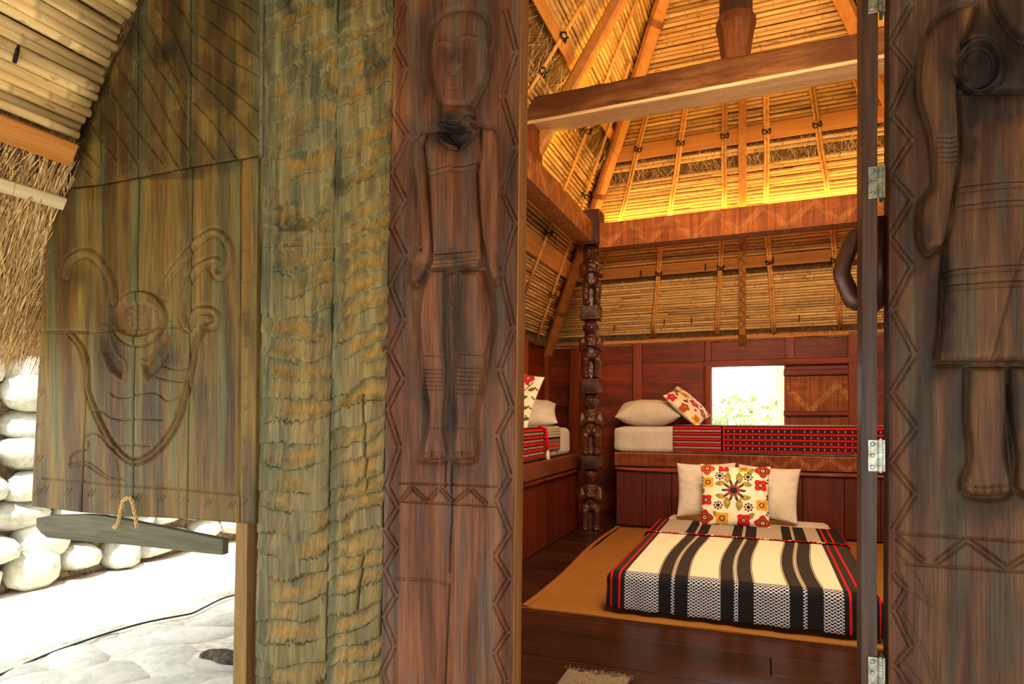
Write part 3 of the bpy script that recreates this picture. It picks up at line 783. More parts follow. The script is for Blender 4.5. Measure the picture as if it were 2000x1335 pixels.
# straw: vectorised thin blades
def strands(name, par, P, D, W, mat, wd=.0016):
    """P start (n,3), D vector (n,3), W side direction (n,3)"""
    n = len(P); W = W/np.linalg.norm(W, axis=1, keepdims=True)*wd
    mid = P+D*.55+rng.normal(0, .006, P.shape)
    V = np.stack([P-W, P+W, mid+W, mid-W, P+D], 1).reshape(-1, 3); L = np.array(wloc(par)) if par else np.zeros(3)
    me = bpy.data.meshes.new(name); b = np.arange(n)*5
    F4 = np.stack([b, b+1, b+2, b+3], -1); F3 = np.stack([b+3, b+2, b+4], -1)
    me.vertices.add(len(V)); me.vertices.foreach_set('co', (V-L).astype(np.float32).ravel())
    me.loops.add(n*7); me.polygons.add(2*n)
    me.loops.foreach_set('vertex_index', np.concatenate([F4.ravel(), F3.ravel()]).astype(np.int32))
    me.polygons.foreach_set('loop_start', np.concatenate([np.arange(n)*4, n*4+np.arange(n)*3]).astype(np.int32))
    me.update(calc_edges=True); me.materials.append(mat)
    o = bpy.data.objects.new(name, me); COL.objects.link(o)
    if par: o.parent = par
    return tag(o, kind='stuff')
def straw_on(par, plane, n, zr, ur, ln, mat, spread=.25, off=(.0,.035), name='straw'):
    """plane 'L' or 'B'"""
    z = rng.uniform(*zr, n); u = rng.uniform(*ur, n); o_ = rng.uniform(*off, n)[:, None]
    if plane == 'L':
        P = np.stack([XL+(z-1.83)/SL_, u, z], -1)+np.array(NL)*o_; dn = -np.array(DLs); sd = np.array([0,1.,0])
    else:
        P = np.stack([u, YB-(z-1.83)/SB_, z], -1)+np.array(NB)*o_; dn = -np.array(DB); sd = np.array([1.,0,0])
    l = rng.uniform(*ln, n)[:, None]
    D = (dn+sd*rng.normal(0, spread, n)[:, None])*l + (np.array(NL) if plane == 'L' else np.array(NB))*rng.uniform(-.02,.03,n)[:, None]
    W = np.tile(sd, (n,1))+rng.normal(0,.4,(n,3))
    return strands(name, par, P, D, W, mat)
for gp in ('gap1', 'gap2'):
    z0, z1 = bk[gp]; straw_on(cb, 'B', 1700, (z0+.02, z1+.05), (-2, 1.6), (.06,.12), M['strand_dark'], .3, (-.035,.01))
straw_on(cb, 'B', 500, (bk['gap1'][0], bk['gap1'][1]), (-2, 1.6), (.05,.16), M['strand'], .7, (-.01,.02))
straw_on(cb, 'B', 2600, (bk['bot']-.05, bk['bot']+.0), (-2.3, 1.9), (.04,.13), M['strand_dark'], .5, (-.03,.03))
z0, z1 = lf['gap1']; straw_on(cl_, 'L', 900, (z0, z1+.05), (3.2, 5.4), (.08,.3), M['strand_dark'], .6, (-.03,.03)); straw_on(cl_, 'L', 250, (z0, z1), (3.2, 5.4), (.1,.3), M['strand'], .9, (0,.06))
straw_on(cl_, 'L', 1200, (1.86, 1.93), (3.7, 6.6), (.04,.14), M['strand_dark'], .5, (-.03,.03))

# rafters in pairs, tied with black cord
def tie(p, r, par, ax):
    mb = MB(); ax = Vector(ax).normalized(); u = ax.orthogonal().normalized(); w_ = ax.cross(u)
    for dz in (-.02, .02):
        mb.tube([p+ax*(dz*math.cos(2*q))+(u*math.cos(q)+w_*math.sin(q))*r for q in np.linspace(0, 2*math.pi, 13)], .005, 4, cap=False)
    return mb.build('cord_tie', M['cord'], par, smooth=True, fix=False)
def rafter(par, P0, P1, r=.0115, pair=True, ties=(), mat='bam_raft'):
    mb = MB(); d = (P1-P0); s = d.cross(NB if abs(NB.y) > 0 else NL).normalized()
    n = 6; pts = [P0+d*(i/n)+Vector((random.uniform(-1,1),0,0))*.004 for i in range(n+1)]
    if pair:
        for q in (-1, 1): mb.tube([p+s*(q*r*.95) for p in pts], [r*random.uniform(.9,1.1) for _ in pts], 7)
    else: mb.tube(pts, r, 8)
    o = mb.build('rafter', M[mat], par, smooth=True, fix=False)
    for t in ties: tie(P0+d*t, r*2.6, o, d)
    return o
def tB(a, b, py): return (a[1]-py)/(a[1]-b[1])
rB = [((1275,657),(1292,470),(),0), ((1400,652),(1411,458),(516,),0), ((1512,650),(1498,440),(505,),0), ((1641,640),(1624,430),(500,),0)]
for a, b, ys_, _ in rB:
    P0 = onB(a[0], a[1], .045); P1 = onB(b[0], b[1], .045); rafter(cb, P0, P1, ties=[tB(a, b, q) for q in ys_]+([] if ys_ else [tB(a,b,528)]))
for a, b, yt in (((1210,432),(1268,205),283),((1308,420),(1341,200),272),((1414,405),(1416,185),258),((1497,395),(1497,180),250),((1618,385),(1582,150),236)):
    P0 = onB(a[0], a[1], .045); P1 = onB(b[0], b[1], .045); P1 = P0+(P1-P0)*1.9 if False else P1
    rafter(cb, P0, P0+(P1-P0)*1.25, ties=[tB(a,b,yt)/1.25])
rafter(cb, onB(1176,540,.045), onB(1188,478,.045), .009)
rafter(cb, onB(1692,215,.045), onB(1668,150,.045), .010)
for a, b in (((1142,0),(1030,185)),((1244,0),(1027,570)),((1232,120),(1042,682))):
    P0 = onL(*b, .05); P1 = onL(*a, .05); rafter(cl_, P0, P1, .013, False, ties=[.25,.62])
# carved king rafter: flat strip, lower end carved with a zigzag
p0 = onB(1450, 672, .05); p1 = onB(1450, 190, .05)
d = (p1-p0).normalized()
mb = MB(); mb.timber(p0+d*.12, p1, .062, .03, jit=.001, side=(1,0,0)); kr = mb.build('king_rafter', M['orange_y'], cb)
mb = MB(); mb.timber(p0, p0+d*.13, .075, .036, jit=.001, side=(1,0,0)); mb.build('rafter_end', M['raw_edge'], kr)
# carved zigzag bars
mb = MB(); q = .2; sgn = 1; nn = NB
while q < 1.15:
    a = p0+d*q+nn*.017+Vector((-.024*sgn,0,0)); b = p0+d*(q+.05)+nn*.017+Vector((.024*sgn,0,0))
    for k in (0, .016): mb.tube([a+d*k, b+d*k], .0028, 4)
    sgn = -sgn; q += .055
mb.build('carved_zigzag', M['raw_edge'], kr)
# hip rafters
hd = (APX-Vector((XL,YB,ZW))).normalized(); off = Vector((.55,-.5,-.67)).normalized()
def hip(corner, off, par, t0=-.05, t1=3.4):
    hd = (APX-corner).normalized(); mb = MB(); mb.timber(corner+hd*t0+off*.085, corner+hd*t1+off*.085, .10, .085, jit=.003, ch=.22, side=(off.cross(hd)))
    o = mb.build('hip_rafter', M['orange_y'], par)
    for t in (.55, 1.35, 1.9, 2.7, 3.3):
        c = corner+hd*(t)+off*.085; u = off; w_ = off.cross(hd).normalized(); mb = MB()
        for k in range(4):
            mb.tube([c+hd*(k*.012+.01*math.sin(q))+(u*math.cos(q)*.058+w_*math.sin(q)*.064) for q in np.linspace(0, 2*math.pi, 15)], .0055, 4, cap=False)
        mb.build('cane_binding', M['cane'], o, smooth=True, fix=False)
hip(Vector((XL,YB,ZW)), off, cb, t1=4.2); hip(Vector((XRR,YB,ZW)), Vector((-.55,-.5,-.67)).normalized(), cr, t1=4.2)
# slanting brace from the side beam to the king post
mb = MB(); mb.timber((-1.53,4.02,2.70),(-.32,4.02,4.60), .085, .09, jit=.002, side=(0,1,0)); mb.build('brace', M['orange_y'], cl_)
mb = MB(); mb.timber((1.23,4.02,2.70),(.02,4.02,4.60), .085, .09, jit=.002, side=(0,1,0)); mb.build('brace', M['orange_y'], cr)

# tie beams
def beam_thing(name, loc, label, cat='beam', group=None): return empty(name, loc, label, cat, group)
t = beam_thing('carved_beam', (-.15,5.47,2.52), 'brown beam carved with slanted triple lines crossing behind the carved column, glowing strip on top')
relief('beam_face', (-1.34,5.38,2.735),(1.14,5.38,2.735),(1.14,5.38,2.52),(-1.34,5.38,2.52), .17, .006,
    lambda px,py,P: -.005*np.exp(-(zz_lines(P[...,0],.36,2.53,2.725,P[...,2]+P[...,0]*0,4,.020)/.0032)**2)+.002*fbm(P[...,0]*3,P[...,2]*14,8), beamcol(5, srgb(128,66,28), srgb(172,98,46)), t, back_col=srgb(150,84,40))
t2 = beam_thing('carved_beam', (-1.47,3.6,2.58), 'brown carved side beam running from the front beam back to the carved column')
relief('beam_face', (-1.40,1.55,2.76),(-1.40,5.40,2.76),(-1.40,5.40,2.58),(-1.40,1.55,2.58), .15, .008,
    lambda px,py,P: -.004*np.exp(-(zz_lines(P[...,1],.36,2.59,2.75,P[...,2],4,.018)/.0032)**2), beamcol(6, srgb(110,60,30), srgb(160,96,50)), t2, axis='x')
t3 = beam_thing('carved_beam', (1.17,3.6,2.58), 'plain side beam along the right side of the room')
mb = MB(); mb.timber((1.17,1.55,2.65),(1.17,5.5,2.65), .16, .19, jit=.004, side=(1,0,0)); mb.build('beam_face', M['beam_red'], t3)
fb = Vector((-.15,3.95,2.99))
mb = MB(); mb.timber((-1.75,3.95,3.065),(1.45,3.95,3.065), .20, .155, seg=.07, jit=.006, ch=.12, side=(0,1,0))
tag(mb.build('tie_beam', M['rough_x'], loc=fb, smooth=False), 'rough hewn heavy beam spanning the roof in front, underside painted pale as if lit, king post on it', 'beam')
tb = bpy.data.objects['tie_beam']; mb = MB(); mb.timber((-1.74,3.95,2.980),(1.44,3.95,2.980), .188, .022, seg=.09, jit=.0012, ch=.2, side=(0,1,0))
tag(mb.build('lit_underside', M['lit_under_x'], tb), 'pale slab with the light from below put into its colour')  # thin pale slab paints the lit underside of the beam
for x in (-1.47, 1.17):
    mb = MB(); mb.b(x-.07,x+.07,3.86,4.04,2.755,2.995); tag(mb.build('bearing_block', M['beam_red'], loc=(x,3.95,2.76), bevel=.006), 'short wooden block carrying the %s end of the rough hewn beam' % ('left' if x < 0 else 'right'), 'block')
# king post: octagonal, shouldered, dark above
kp = empty('king_post', (-.15,3.95,3.14), 'shouldered octagonal king post standing on the rough hewn beam', 'post')
mb = MB(); mb.tube([(-.15,3.95,3.14),(-.15,3.95,3.18),(-.15,3.95,3.32),(-.15,3.95,3.36)], [.078,.082,.104,.115], 8); mb.build('lower_post', M['king'], kp)
mb = MB(); mb.tube([(-.15,3.95,3.36),(-.15,3.95,3.41),(-.15,3.95,3.43)], [.115,.112,.096], 8); mb.build('shoulder', M['king'], kp)
mb = MB(); mb.tube([(-.15,3.95,3.43),(-.15,3.95,4.9)], [.094,.088], 8); mb.build('upper_post', M['jamb'], kp)

# LED strips
mb = MB(); mb.b(-1.3,1.1,5.51,5.53,2.737,2.749); tag(mb.build('led_strip', M['led'], loc=(-.1,5.52,2.74)), 'glowing yellow light strip lying on top of the beam behind the carved column', 'light')
mb = MB(); mb.b(-1.53,-1.51,2.9,5.3,2.762,2.774); tag(mb.build('led_strip', M['led'], loc=(-1.52,4.2,2.765)), 'glowing yellow light strip on top of the left side beam', 'light')

# ------------------------------------------------------------------ carved column of stacked figures
def figure_mesh(H, seed):
    r = random.Random(seed); mb = MB()
    def cap(a, b, ra, rb, n=8):
        a = Vector(a); b = Vector(b); mb.tube([a,(a+b)/2,b], [ra,(ra+rb)/2*1.05,rb], n); mb.ball(a, ra, 8, 6); mb.ball(b, rb, 8, 6)
    h = H
    mb.tube([(0,.035,0),(0,.035,h)], [.055,.055], 10)                       # uncut core behind
    for s in (-1, 1):
        mb.ball((s*.048,-.045,.025*1), (.034,.055,.03))                     # foot
        cap((s*.05,-.03,.04), (s*.052,-.055,.30*h), .030, .034)             # shin
        cap((s*.052,-.058,.32*h), (s*.045,.0,.40*h), .036, .042)            # knee and thigh
        cap((s*.078,-.005,.66*h), (s*.086,-.035,.50*h), .028, .023)         # upper arm
        cap((s*.086,-.035,.50*h), (s*.02,-.085,.56*h if s > 0 else .60*h), .023, .019)   # forearm across
        mb.ball((s*.018,-.088,.57*h), (.024,.018,.02))
        mb.ball((s*.062,.0,.86*h), (.012,.018,.03))                         # ear
    mb.ball((0,.0,.40*h), (.072,.06,.055)); mb.tube([(0,0,.38*h),(0,-.01,.55*h),(0,0,.68*h)], [.062,.058,.072], 12)
    mb.ball((0,.0,.68*h), (.09,.055,.035)); mb.tube([(0,0,.66*h),(0,0,.76*h)], [.045,.045], 10)
    mb.ball((0,-.012,.87*h), (.064,.064,.135*h), 14, 10)                    # head
    mb.box((0,-.060,.905*h), (.085,.03,.016)); mb.box((0,-.072,.875*h), (.018,.026,.05))
    mb.ball((-.025,-.066,.885*h), (.011,.008,.008)); mb.ball((.025,-.066,.885*h), (.011,.008,.008)); mb.box((0,-.062,.825*h), (.036,.02,.010))
    return mb
cc = empty('carved_column', (-1.43,5.45,0), 'tall dark column carved as stacked squatting figures at the bench corner', 'column')
def cblock(z0, z1, wd, par, bars=True):
    mb = MB(); mb.timber((-1.43,5.45,z0),(-1.43,5.45,z1), wd, wd, jit=.003, ch=.06, side=(1,0,0))
    b = mb.build('block', M['carved_dark'], par); m2 = MB(); n = int(wd/.022)
    hh = z1-z0
    for k in range(-8, n+8):
        xa = -wd/2+k*.022; x0 = xa; x1 = xa+hh*.8
        t0 = max(0, (-wd/2-x0)/(x1-x0)); t1 = min(1, (wd/2-x0)/(x1-x0))
        if t1-t0 < .1: continue
        A = lambda t: (x0+(x1-x0)*t, z0+.006+(hh-.012)*t)
        (ax_, az), (bx_, bz) = A(t0), A(t1)
        m2.tube([(-1.43+ax_,5.45-wd/2-.001,az),(-1.43+bx_,5.45-wd/2-.001,bz)], .0055, 5)
        m2.tube([(-1.43+wd/2+.001,5.45+ax_,az),(-1.43+wd/2+.001,5.45+bx_,bz)], .0055, 5)
    m2.build('carved_ribs', M['carved_dark'], b, smooth=True)
segs = [(.015,.575),(.69,1.24),(1.37,1.90),(2.02,2.56)]
for i, (a, b) in enumerate(segs):
    m_ = figure_mesh(b-a, i); ang = R(12+4*i)
    mt = Matrix.Rotation(ang, 3, 'Z')
    m_.v = [tuple(mt @ Vector(v)+Vector((-1.43,5.45,a))) for v in m_.v]
    o = m_.build('carved_figure', M['carved_dark'], cc, fix=False, smooth=True)
    md = o.modifiers.new('remesh', 'REMESH'); md.mode = 'VOXEL'; md.voxel_size = .0065; md.use_smooth_shade = True
    md = o.modifiers.new('smooth', 'SMOOTH'); md.iterations = 2; md.factor = .5
    tx = bpy.data.textures.get('chip') or bpy.data.textures.new('chip', 'CLOUDS'); tx.noise_scale = .03
    md = o.modifiers.new('chip', 'DISPLACE'); md.texture = tx; md.strength = .009; md.mid_level = .5
for a, b, wd in ((.575,.69,.165),(1.24,1.37,.165),(1.90,2.02,.16),(2.56,2.86,.19),(-.0,.02,.16)): cblock(a, b, wd, cc)
c2 = copy_tree(cc, (1.17,5.45,0)); c2['label'] = 'matching dark carved figure column at the right end of the back beam'

# ------------------------------------------------------------------ soft things
def softbox(name, x0, x1, y0, y1, z0, z1, r, mat, parent=None, n=26, amp=.006, loc=None, seed=1):
    hx, hy, hz = (x1-x0)/2, (y1-y0)/2, (z1-z0)/2; c = Vector(((x0+x1)/2,(y0+y1)/2,(z0+z1)/2))
    bm = bmesh.new(); bmesh.ops.create_cube(bm, size=2); bmesh.ops.subdivide_edges(bm, edges=bm.edges[:], cuts=n, use_grid_fill=True)
    V = np.array([v.co[:] for v in bm.verts])
    P = V*[hx,hy,hz]; inner = np.clip(P, [-(hx-r),-(hy-r),-(hz-r)], [hx-r,hy-r,hz-r]); d = P-inner; L = np.linalg.norm(d, axis=1, keepdims=True)
    P = np.where(L > 0, inner+d/np.maximum(L, 1e-9)*r, P)
    nz = fbm(P[:,0]*3.2+10, P[:,1]*3.2+P[:,2]*4+10, seed, 4)-.5
    dn = P/np.maximum(np.linalg.norm(P/[hx,hy,hz], axis=1, keepdims=True), .1)/np.array([hx,hy,hz])**1
    P = P+dn/np.maximum(np.linalg.norm(dn,axis=1,keepdims=True),1e-6)*(nz*amp*2)[:,None]
    P[:,2] = np.maximum(P[:,2], -hz)
    org = Vector(loc) if loc is not None else Vector((c.x, c.y, z0))
    if parent: org = wloc(parent)
    for v, p in zip(bm.verts, P): v.co = Vector(p)+c-org
    me = bpy.data.meshes.new(name); bm.to_mesh(me); bm.free(); me.polygons.foreach_set('use_smooth', [True]*len(me.polygons)); me.materials.append(mat)
    o = bpy.data.objects.new(name, me); COL.objects.link(o)
    if parent: o.parent = parent
    else: o.location = org
    return o
def pillow(name, w_, h_, t_, center, rot, mat, label, cat, group=None, paint=None, n=90, wr=.010, seed=0, corner=.0):
    """rot: 3x3; local x width, z height, -y front"""
    u = np.linspace(-1, 1, n)
    U, Vv = np.meshgrid(u, u[::-1])
    infl = np.clip(1-np.abs(U)**2.6, 0, 1)**.55*np.clip(1-np.abs(Vv)**2.6, 0, 1)**.55
    pin = 1-.075*(1-np.abs(Vv)**2)*np.abs(U)**3; pin2 = 1-.075*(1-np.abs(U)**2)*np.abs(Vv)**3
    X = U*w_/2*pin; Z = Vv*h_/2*pin2
    nz = fbm(U*2.2+5+seed, Vv*2.2+5, seed, 4)-.5; edge = np.exp(-((1-np.maximum(np.abs(U),np.abs(Vv)))/.25)**2)
    ang = np.arctan2(Vv, U); rip = np.sin(ang*18+seed)*edge*.5*(infl > .02)
    front = -(infl*t_/2+wr*(nz*2.2+rip)*np.sqrt(infl)); back = infl*t_/2+wr*nz*np.sqrt(infl)
    Rm = np.array(rot); C = np.array(center)
    def tr(Y): return np.stack([X, Y, Z], -1) @ Rm.T + C
    Pf = tr(front); Pb = tr(back)
    col = paint((U*pin+1)/2, (Vv*pin2+1)/2) if paint is not None else None
    org = Vector(center)
    V = np.concatenate([Pf.reshape(-1,3), Pb.reshape(-1,3)])-np.array(org)
    idx = np.arange(n*n).reshape(n,n); Ff = np.stack([idx[:-1,:-1], idx[1:,:-1], idx[1:,1:], idx[:-1,1:]], -1).reshape(-1,4)
    Fb = Ff[:, ::-1]+n*n
    me = bpy.data.meshes.new(name); FF = np.concatenate([Ff, Fb])
    me.vertices.add(len(V)); me.vertices.foreach_set('co', V.astype(np.float32).ravel()); me.loops.add(FF.size); me.polygons.add(len(FF))
    me.loops.foreach_set('vertex_index', FF.ravel().astype(np.int32)); me.polygons.foreach_set('loop_start', (np.arange(len(FF))*4).astype(np.int32))
    me.update(calc_edges=True)
    if col is not None:
        a = me.color_attributes.new('Col', 'FLOAT_COLOR', 'POINT'); c = np.ones((len(V),4), np.float32); c[:n*n,:3] = col.reshape(-1,3); c[n*n:,:3] = srgb(232,216,186); a.data.foreach_set('color', c.ravel())
    bm = bmesh.new(); bm.from_mesh(me); bmesh.ops.remove_doubles(bm, verts=bm.verts, dist=2e-4); bm.to_mesh(me); bm.free()
    me.polygons.foreach_set('use_smooth', [True]*len(me.polygons)); me.materials.append(mat)
    o = bpy.data.objects.new(name, me); COL.objects.link(o); o.location = org
    return tag(o, label, cat, group)
def rotm(yaw=0, pitch=0, roll=0):
    """pitch>0 leans the top backwards (+y); roll about the depth axis"""
    return Matrix.Rotation(yaw, 3, 'Z') @ Matrix.Rotation(-pitch, 3, 'X') @ Matrix.Rotation(roll, 3, 'Y')
def basis(n, h):
    n = Vector(n).normalized(); h = Vector(h); h = (h-n*h.dot(n)).normalized(); y = -n; x = y.cross(h)
    return Matrix((x, y, h)).transposed()
def flower(c, U, V, x, y, r, colr, ctr, lobes=4, dep=.18, ph=.0):
    a = np.arctan2(V-y, U-x); d = np.hypot(U-x, V-y); rr = r*(1-dep+dep*np.cos(lobes*(a-ph)))
    c[d < rr] = colr; c[d < rr*.50] = np.array(colr)*.45+np.array(srgb(230,190,110))*.25
    c[d < r*.38] = ctr; c[d < r*.20] = srgb(236,222,190); c[d < r*.11] = srgb(40,26,34)
def leaf(c, U, V, x, y, l, wd, ang, colr):
    a = (U-x)*math.cos(ang)+(V-y)*math.sin(ang); b = -(U-x)*math.sin(ang)+(V-y)*math.cos(ang)
    c[(np.abs(a) < l)&(np.abs(b) < wd*(1-(a/l)**2))] = colr
RED, ORG, MUS, BRN, GRN, NAVY = srgb(206,28,38), srgb(190,78,30), srgb(222,158,34), srgb(160,52,24), srgb(136,136,70), srgb(38,40,66)
CREAM = srgb(240,226,198)
def paint_main(U, V):
    c = np.tile(np.array(CREAM), U.shape+(1,)).astype(float)
    f = lambda X, Y: ((X-668)/424, (540-Y)/376)
    for (X,Y,l,a) in ((835,250,.10,1.5),(790,285,.08,.2),(905,250,.10,1.6),(950,285,.08,-.2),(795,362,.08,-.2),(833,400,.10,1.6),(940,365,.08,.1),(905,408,.10,1.5),(770,540,.1,.1),(970,205,.08,.8),(970,470,.08,.8),(770,470,.07,-.8),(690,330,.05,1.57),(1075,350,.05,1.57)):
        x, y = f(X, Y); leaf(c, U, V, x, y, l, l*.5, a, GRN)
    for (X,Y) in ((833,255),(803,288),(905,248),(940,285),(800,360),(940,362),(908,402),(836,396)):
        x, y = f(X, Y); c[np.hypot(U-x, V-y) < .024] = srgb(214,142,40)
    for (X,Y,r,col_) in ((712,195,.115,ORG),(812,186,.095,RED),(932,184,.095,MUS),(1044,197,.12,BRN),(718,280,.10,MUS),(1030,286,.105,RED),(708,386,.10,RED),(1036,402,.10,MUS),(702,490,.125,BRN),(806,490,.11,MUS),(932,494,.11,RED),(1043,503,.12,BRN)):
        x, y = f(X, Y); flower(c, U, V, x, y, r, col_, srgb(90,30,24), 4, .14, .78 if col_ in (RED, MUS) else 0)
    for (X,Y) in ((788,240),(956,240),(781,416),(959,418)):
        x, y = f(X, Y); flower(c, U, V, x, y, .072, srgb(90,36,22), NAVY, 8, .15); c[(np.hypot(U-x,V-y) > .03)&(np.hypot(U-x,V-y) < .042)] = CREAM; c[np.hypot(U-x,V-y) < .024] = NAVY
    x, y = f(872, 325); a = np.arctan2(V-y, U-x); d = np.hypot(U-x, V-y); c[d < .125+.05*np.cos(10*a)] = NAVY; c[d < .095+.03*np.cos(10*a+.3)] = srgb(150,70,34); c[d < .05] = NAVY
    for Y in (250,268,345,365,440,455):
        for X in (682,1070):
            x, y = f(X+(Y%7-3), Y); c[np.hypot(U-x,V-y) < .014] = NAVY
    return c
def paint_strip(U, V):
    c = np.tile(np.array(CREAM), U.shape+(1,)).astype(float)
    for i, (x, y, r, col_) in enumerate(((.5,.93,.14,ORG),(.52,.70,.13,MUS),(.50,.42,.14,RED),(.52,.14,.14,ORG),(.12,.85,.12,RED),(.12,.5,.12,ORG),(.12,.15,.12,MUS),(.88,.8,.12,MUS),(.9,.45,.12,ORG),(.88,.12,.12,RED))): flower(c, U, V, x, y, r, col_, srgb(120,60,30), 5, .14, i)
    for x, y in ((.3,.82),(.28,.60),(.33,.56),(.3,.30),(.7,.55),(.72,.85),(.7,.28)): c[np.hypot(U-x, V-y) < .036] = srgb(34,26,24)
    for x, y, a in ((.38,.58,.6),(.66,.6,2),(.36,.86,2),(.64,.3,.5)): leaf(c, U, V, x, y, .07, .02, a, GRN)
    return c
def paint_vine(U, V):
    c = np.tile(np.array(CREAM), U.shape+(1,)).astype(float); VG = srgb(92,96,36)
    for x0 in (.3, .78):
        d = np.abs(U-(x0+.07*np.sin(V*9))); c[(d < .012)&(V < .86)] = VG
        for k in range(9):
            y = .08+.09*k; s = 1 if k % 2 else -1; leaf(c, U, V, x0+.07*math.sin(y*9)+s*.085, y, .075, .032, s*.6, VG)
            for q in range(3): c[np.hypot(U-(x0+s*.14+.03*q), V-(y+.05-.02*q)) < .016] = srgb(84,60,24)
    for x, y in ((.72,.90),(.22,.92)): flower(c, U, V, x, y, .13, RED, srgb(120,16,22), 5, .1)
    return c

# --- floor bed
mg = np.linspace(0, 1, 60)[None,:]; mv = np.linspace(0, 1, 60)[:,None]
XA = -1.225-.06*mv+.02*np.sin(mv*7); XBn = 1.02+0*mv
X = XA*(1-mg)+XBn*mg; Y = 3.17+.03*mg+(5.80-3.17)*mv+0*mg; Z = .007+.012*np.exp(-((mg)/.03)**2)*(.5+.5*np.sin(mv*5))+.002*np.sin(X*9+Y*7)
tag(grid_obj('woven_mat', np.stack([X,Y,Z], -1), M['mat'], closed_back=(0,0,-.007), loc=(-.1,4.5,0)), 'large golden brown woven mat spread on the dark floor under the bed', 'mat')
wm = bpy.data.objects['woven_mat']; hg_ = np.linspace(0,1,4)[None,:]
tag(grid_obj('hem', np.stack([XA+.004+.038*hg_, 3.175+(5.78-3.175)*mv+0*hg_, .0115+.012*np.exp(0)*(.5+.5*np.sin(mv*5))*np.exp(-(hg_*.018/.03)**2)+0*hg_], -1), M['cane'], wm, closed_back=(0,0,-.003)), 'paler stitched hem along the left edge')
fm = softbox('mattress', -.74, .485, 3.285, 5.52, .014, .205, .05, M['sheet'], n=30)
tag(fm, 'low mattress in a white sheet lying on the woven floor mat', 'mattress')
def drape(name, parent, x0, x1, y0, y1, u0, u1, v0, v1, ztop, zmin, mat, r=.035, nu=150, nv=150, amp=.004, seed=3, uvf=None, loc=None, th=True, sides='xy', flare=.0):
    """cloth over a box with edges x0,x1 and y0 (front); u,v are lengths of cloth"""
    us = np.linspace(u0, u1, nu); vs = np.linspace(v0, v1, nv); U, V = np.meshgrid(us, vs)
    def wrap(t, edge, sgn):
        over = (t-edge)*sgn; a = np.clip(over/(r*math.pi/2), 0, 1)*math.pi/2; down = r*(1-np.cos(a))+np.maximum(over-r*math.pi/2, 0)
        pos = np.where(over > 0, edge+sgn*r*np.sin(a), t); return pos, np.where(over > 0, down, 0), over > 0
    X = U.copy(); DX = np.zeros_like(U)
    if x0 is not None: p, d, m_ = wrap(U, x0+r, -1); X = np.where(m_, p, X); DX = np.maximum(DX, d)
    if x1 is not None: p, d, m_ = wrap(U, x1-r, 1); X = np.where(m_, p, X); DX = np.maximum(DX, d)
    Yv = V; Y, DY, m_ = wrap(Yv, y0+r, -1)
    D = np.maximum(DX, DY)
    nz = fbm(U*4+3, V*4+3, seed, 4)-.5
    fold = np.sin(U*38+6*fbm(U*3, V*0+2, seed+1))*.006*np.clip(DY/.15, 0, 1)
    Z = ztop-D+amp*nz*2*(D < .02); Y = Y-flare*np.clip(DY/.15,0,1)+fold*-1+nz*amp*2*(DY > .02)
    X = X+np.where((DX > .02), np.sign(U-(u0+u1)/2)*nz*.02, 0)
    Z = np.maximum(Z, zmin+.002*nz)
    uv = np.stack([U, V], -1) if uvf is None else uvf(U, V, D)
    P = np.stack([X, Y, Z], -1)
    return grid_obj(name, P, mat, parent, uv=uv, loc=loc)
YE = 3.272
bed_uv = lambda U, V, D: np.stack([U+.022*np.sin((V-YE)*3.3)*(U > XS[0][1]+.02)*(U < .33)*(V > YE), V-YE], -1)
bk_ = empty('striped_blanket', (-.13,3.9,.21), 'cream blanket with black stripes, red edge lines and woven drop spread over the floor bed', 'blanket')
bo = drape('blanket_cloth', bk_, -.765, .505, 3.262, None, -.90, .64, YE-.178, 4.52, .219, .016, M['blanket'], uvf=bed_uv, nu=200, nv=200, flare=.012)
md = bo.modifiers.new('thick', 'SOLIDIFY'); md.thickness = .004; md.offset = -1
fo = drape('folded_edge', bk_, -.77, .51, None or 3.0, None, -.86, .60, 4.44, 4.98, .230, .016, M['blanket_fold'], nu=150, nv=50, seed=9)
md = fo.modifiers.new('thick', 'SOLIDIFY'); md.thickness = .006; md.offset = -1
mb = MB(); mbw = MB()
for i in range(110):
    x = -.76+1.25*i/109; yy = 4.435+random.uniform(-.006,.006); zz = .236+random.uniform(-.002,.003)
    k = (i//5) % 3
    (mbw if k == 1 and random.random() < .8 else mb).ball((x,yy,zz-.003), (.006,.008,.004), 6, 4)
g = G('red_wool', .9, .1); g.color(srgb(196,22,28)); M['redwool'] = g.mat; g = G('cream_wool', .9, .1); g.color(srgb(222,208,180)); M['creamwool'] = g.mat
tag(mb.build('tassel_trim', M['redwool'], bk_, smooth=True, fix=False), kind='stuff'); tag(mbw.build('tassel_trim', M['creamwool'], bk_, smooth=True, fix=False), 'cream tufts between the red ones', kind='stuff')
pillow('pillow', .46, .44, .15, (-.42,5.20,.455), rotm(R(2), R(18), R(-2)), M['sheet'], 'plain white pillow leaning at the head of the floor bed, left behind the flowered cushion', 'pillow', seed=3)
pillow('pillow', .46, .43, .15, (.03,5.24,.445), rotm(R(-4), R(20), R(3)), M['sheet'], 'plain white pillow leaning at the head of the floor bed, right behind the flowered cushion', 'pillow', seed=8)
pillow('floral_cushion', .50, .47, .15, (-.195,4.93,.445), rotm(R(4), R(14), R(1)), M['floral'], 'square cushion printed with red and mustard flowers around a dark star on the floor bed', 'cushion', paint=paint_main, n=170, wr=.004, seed=1)

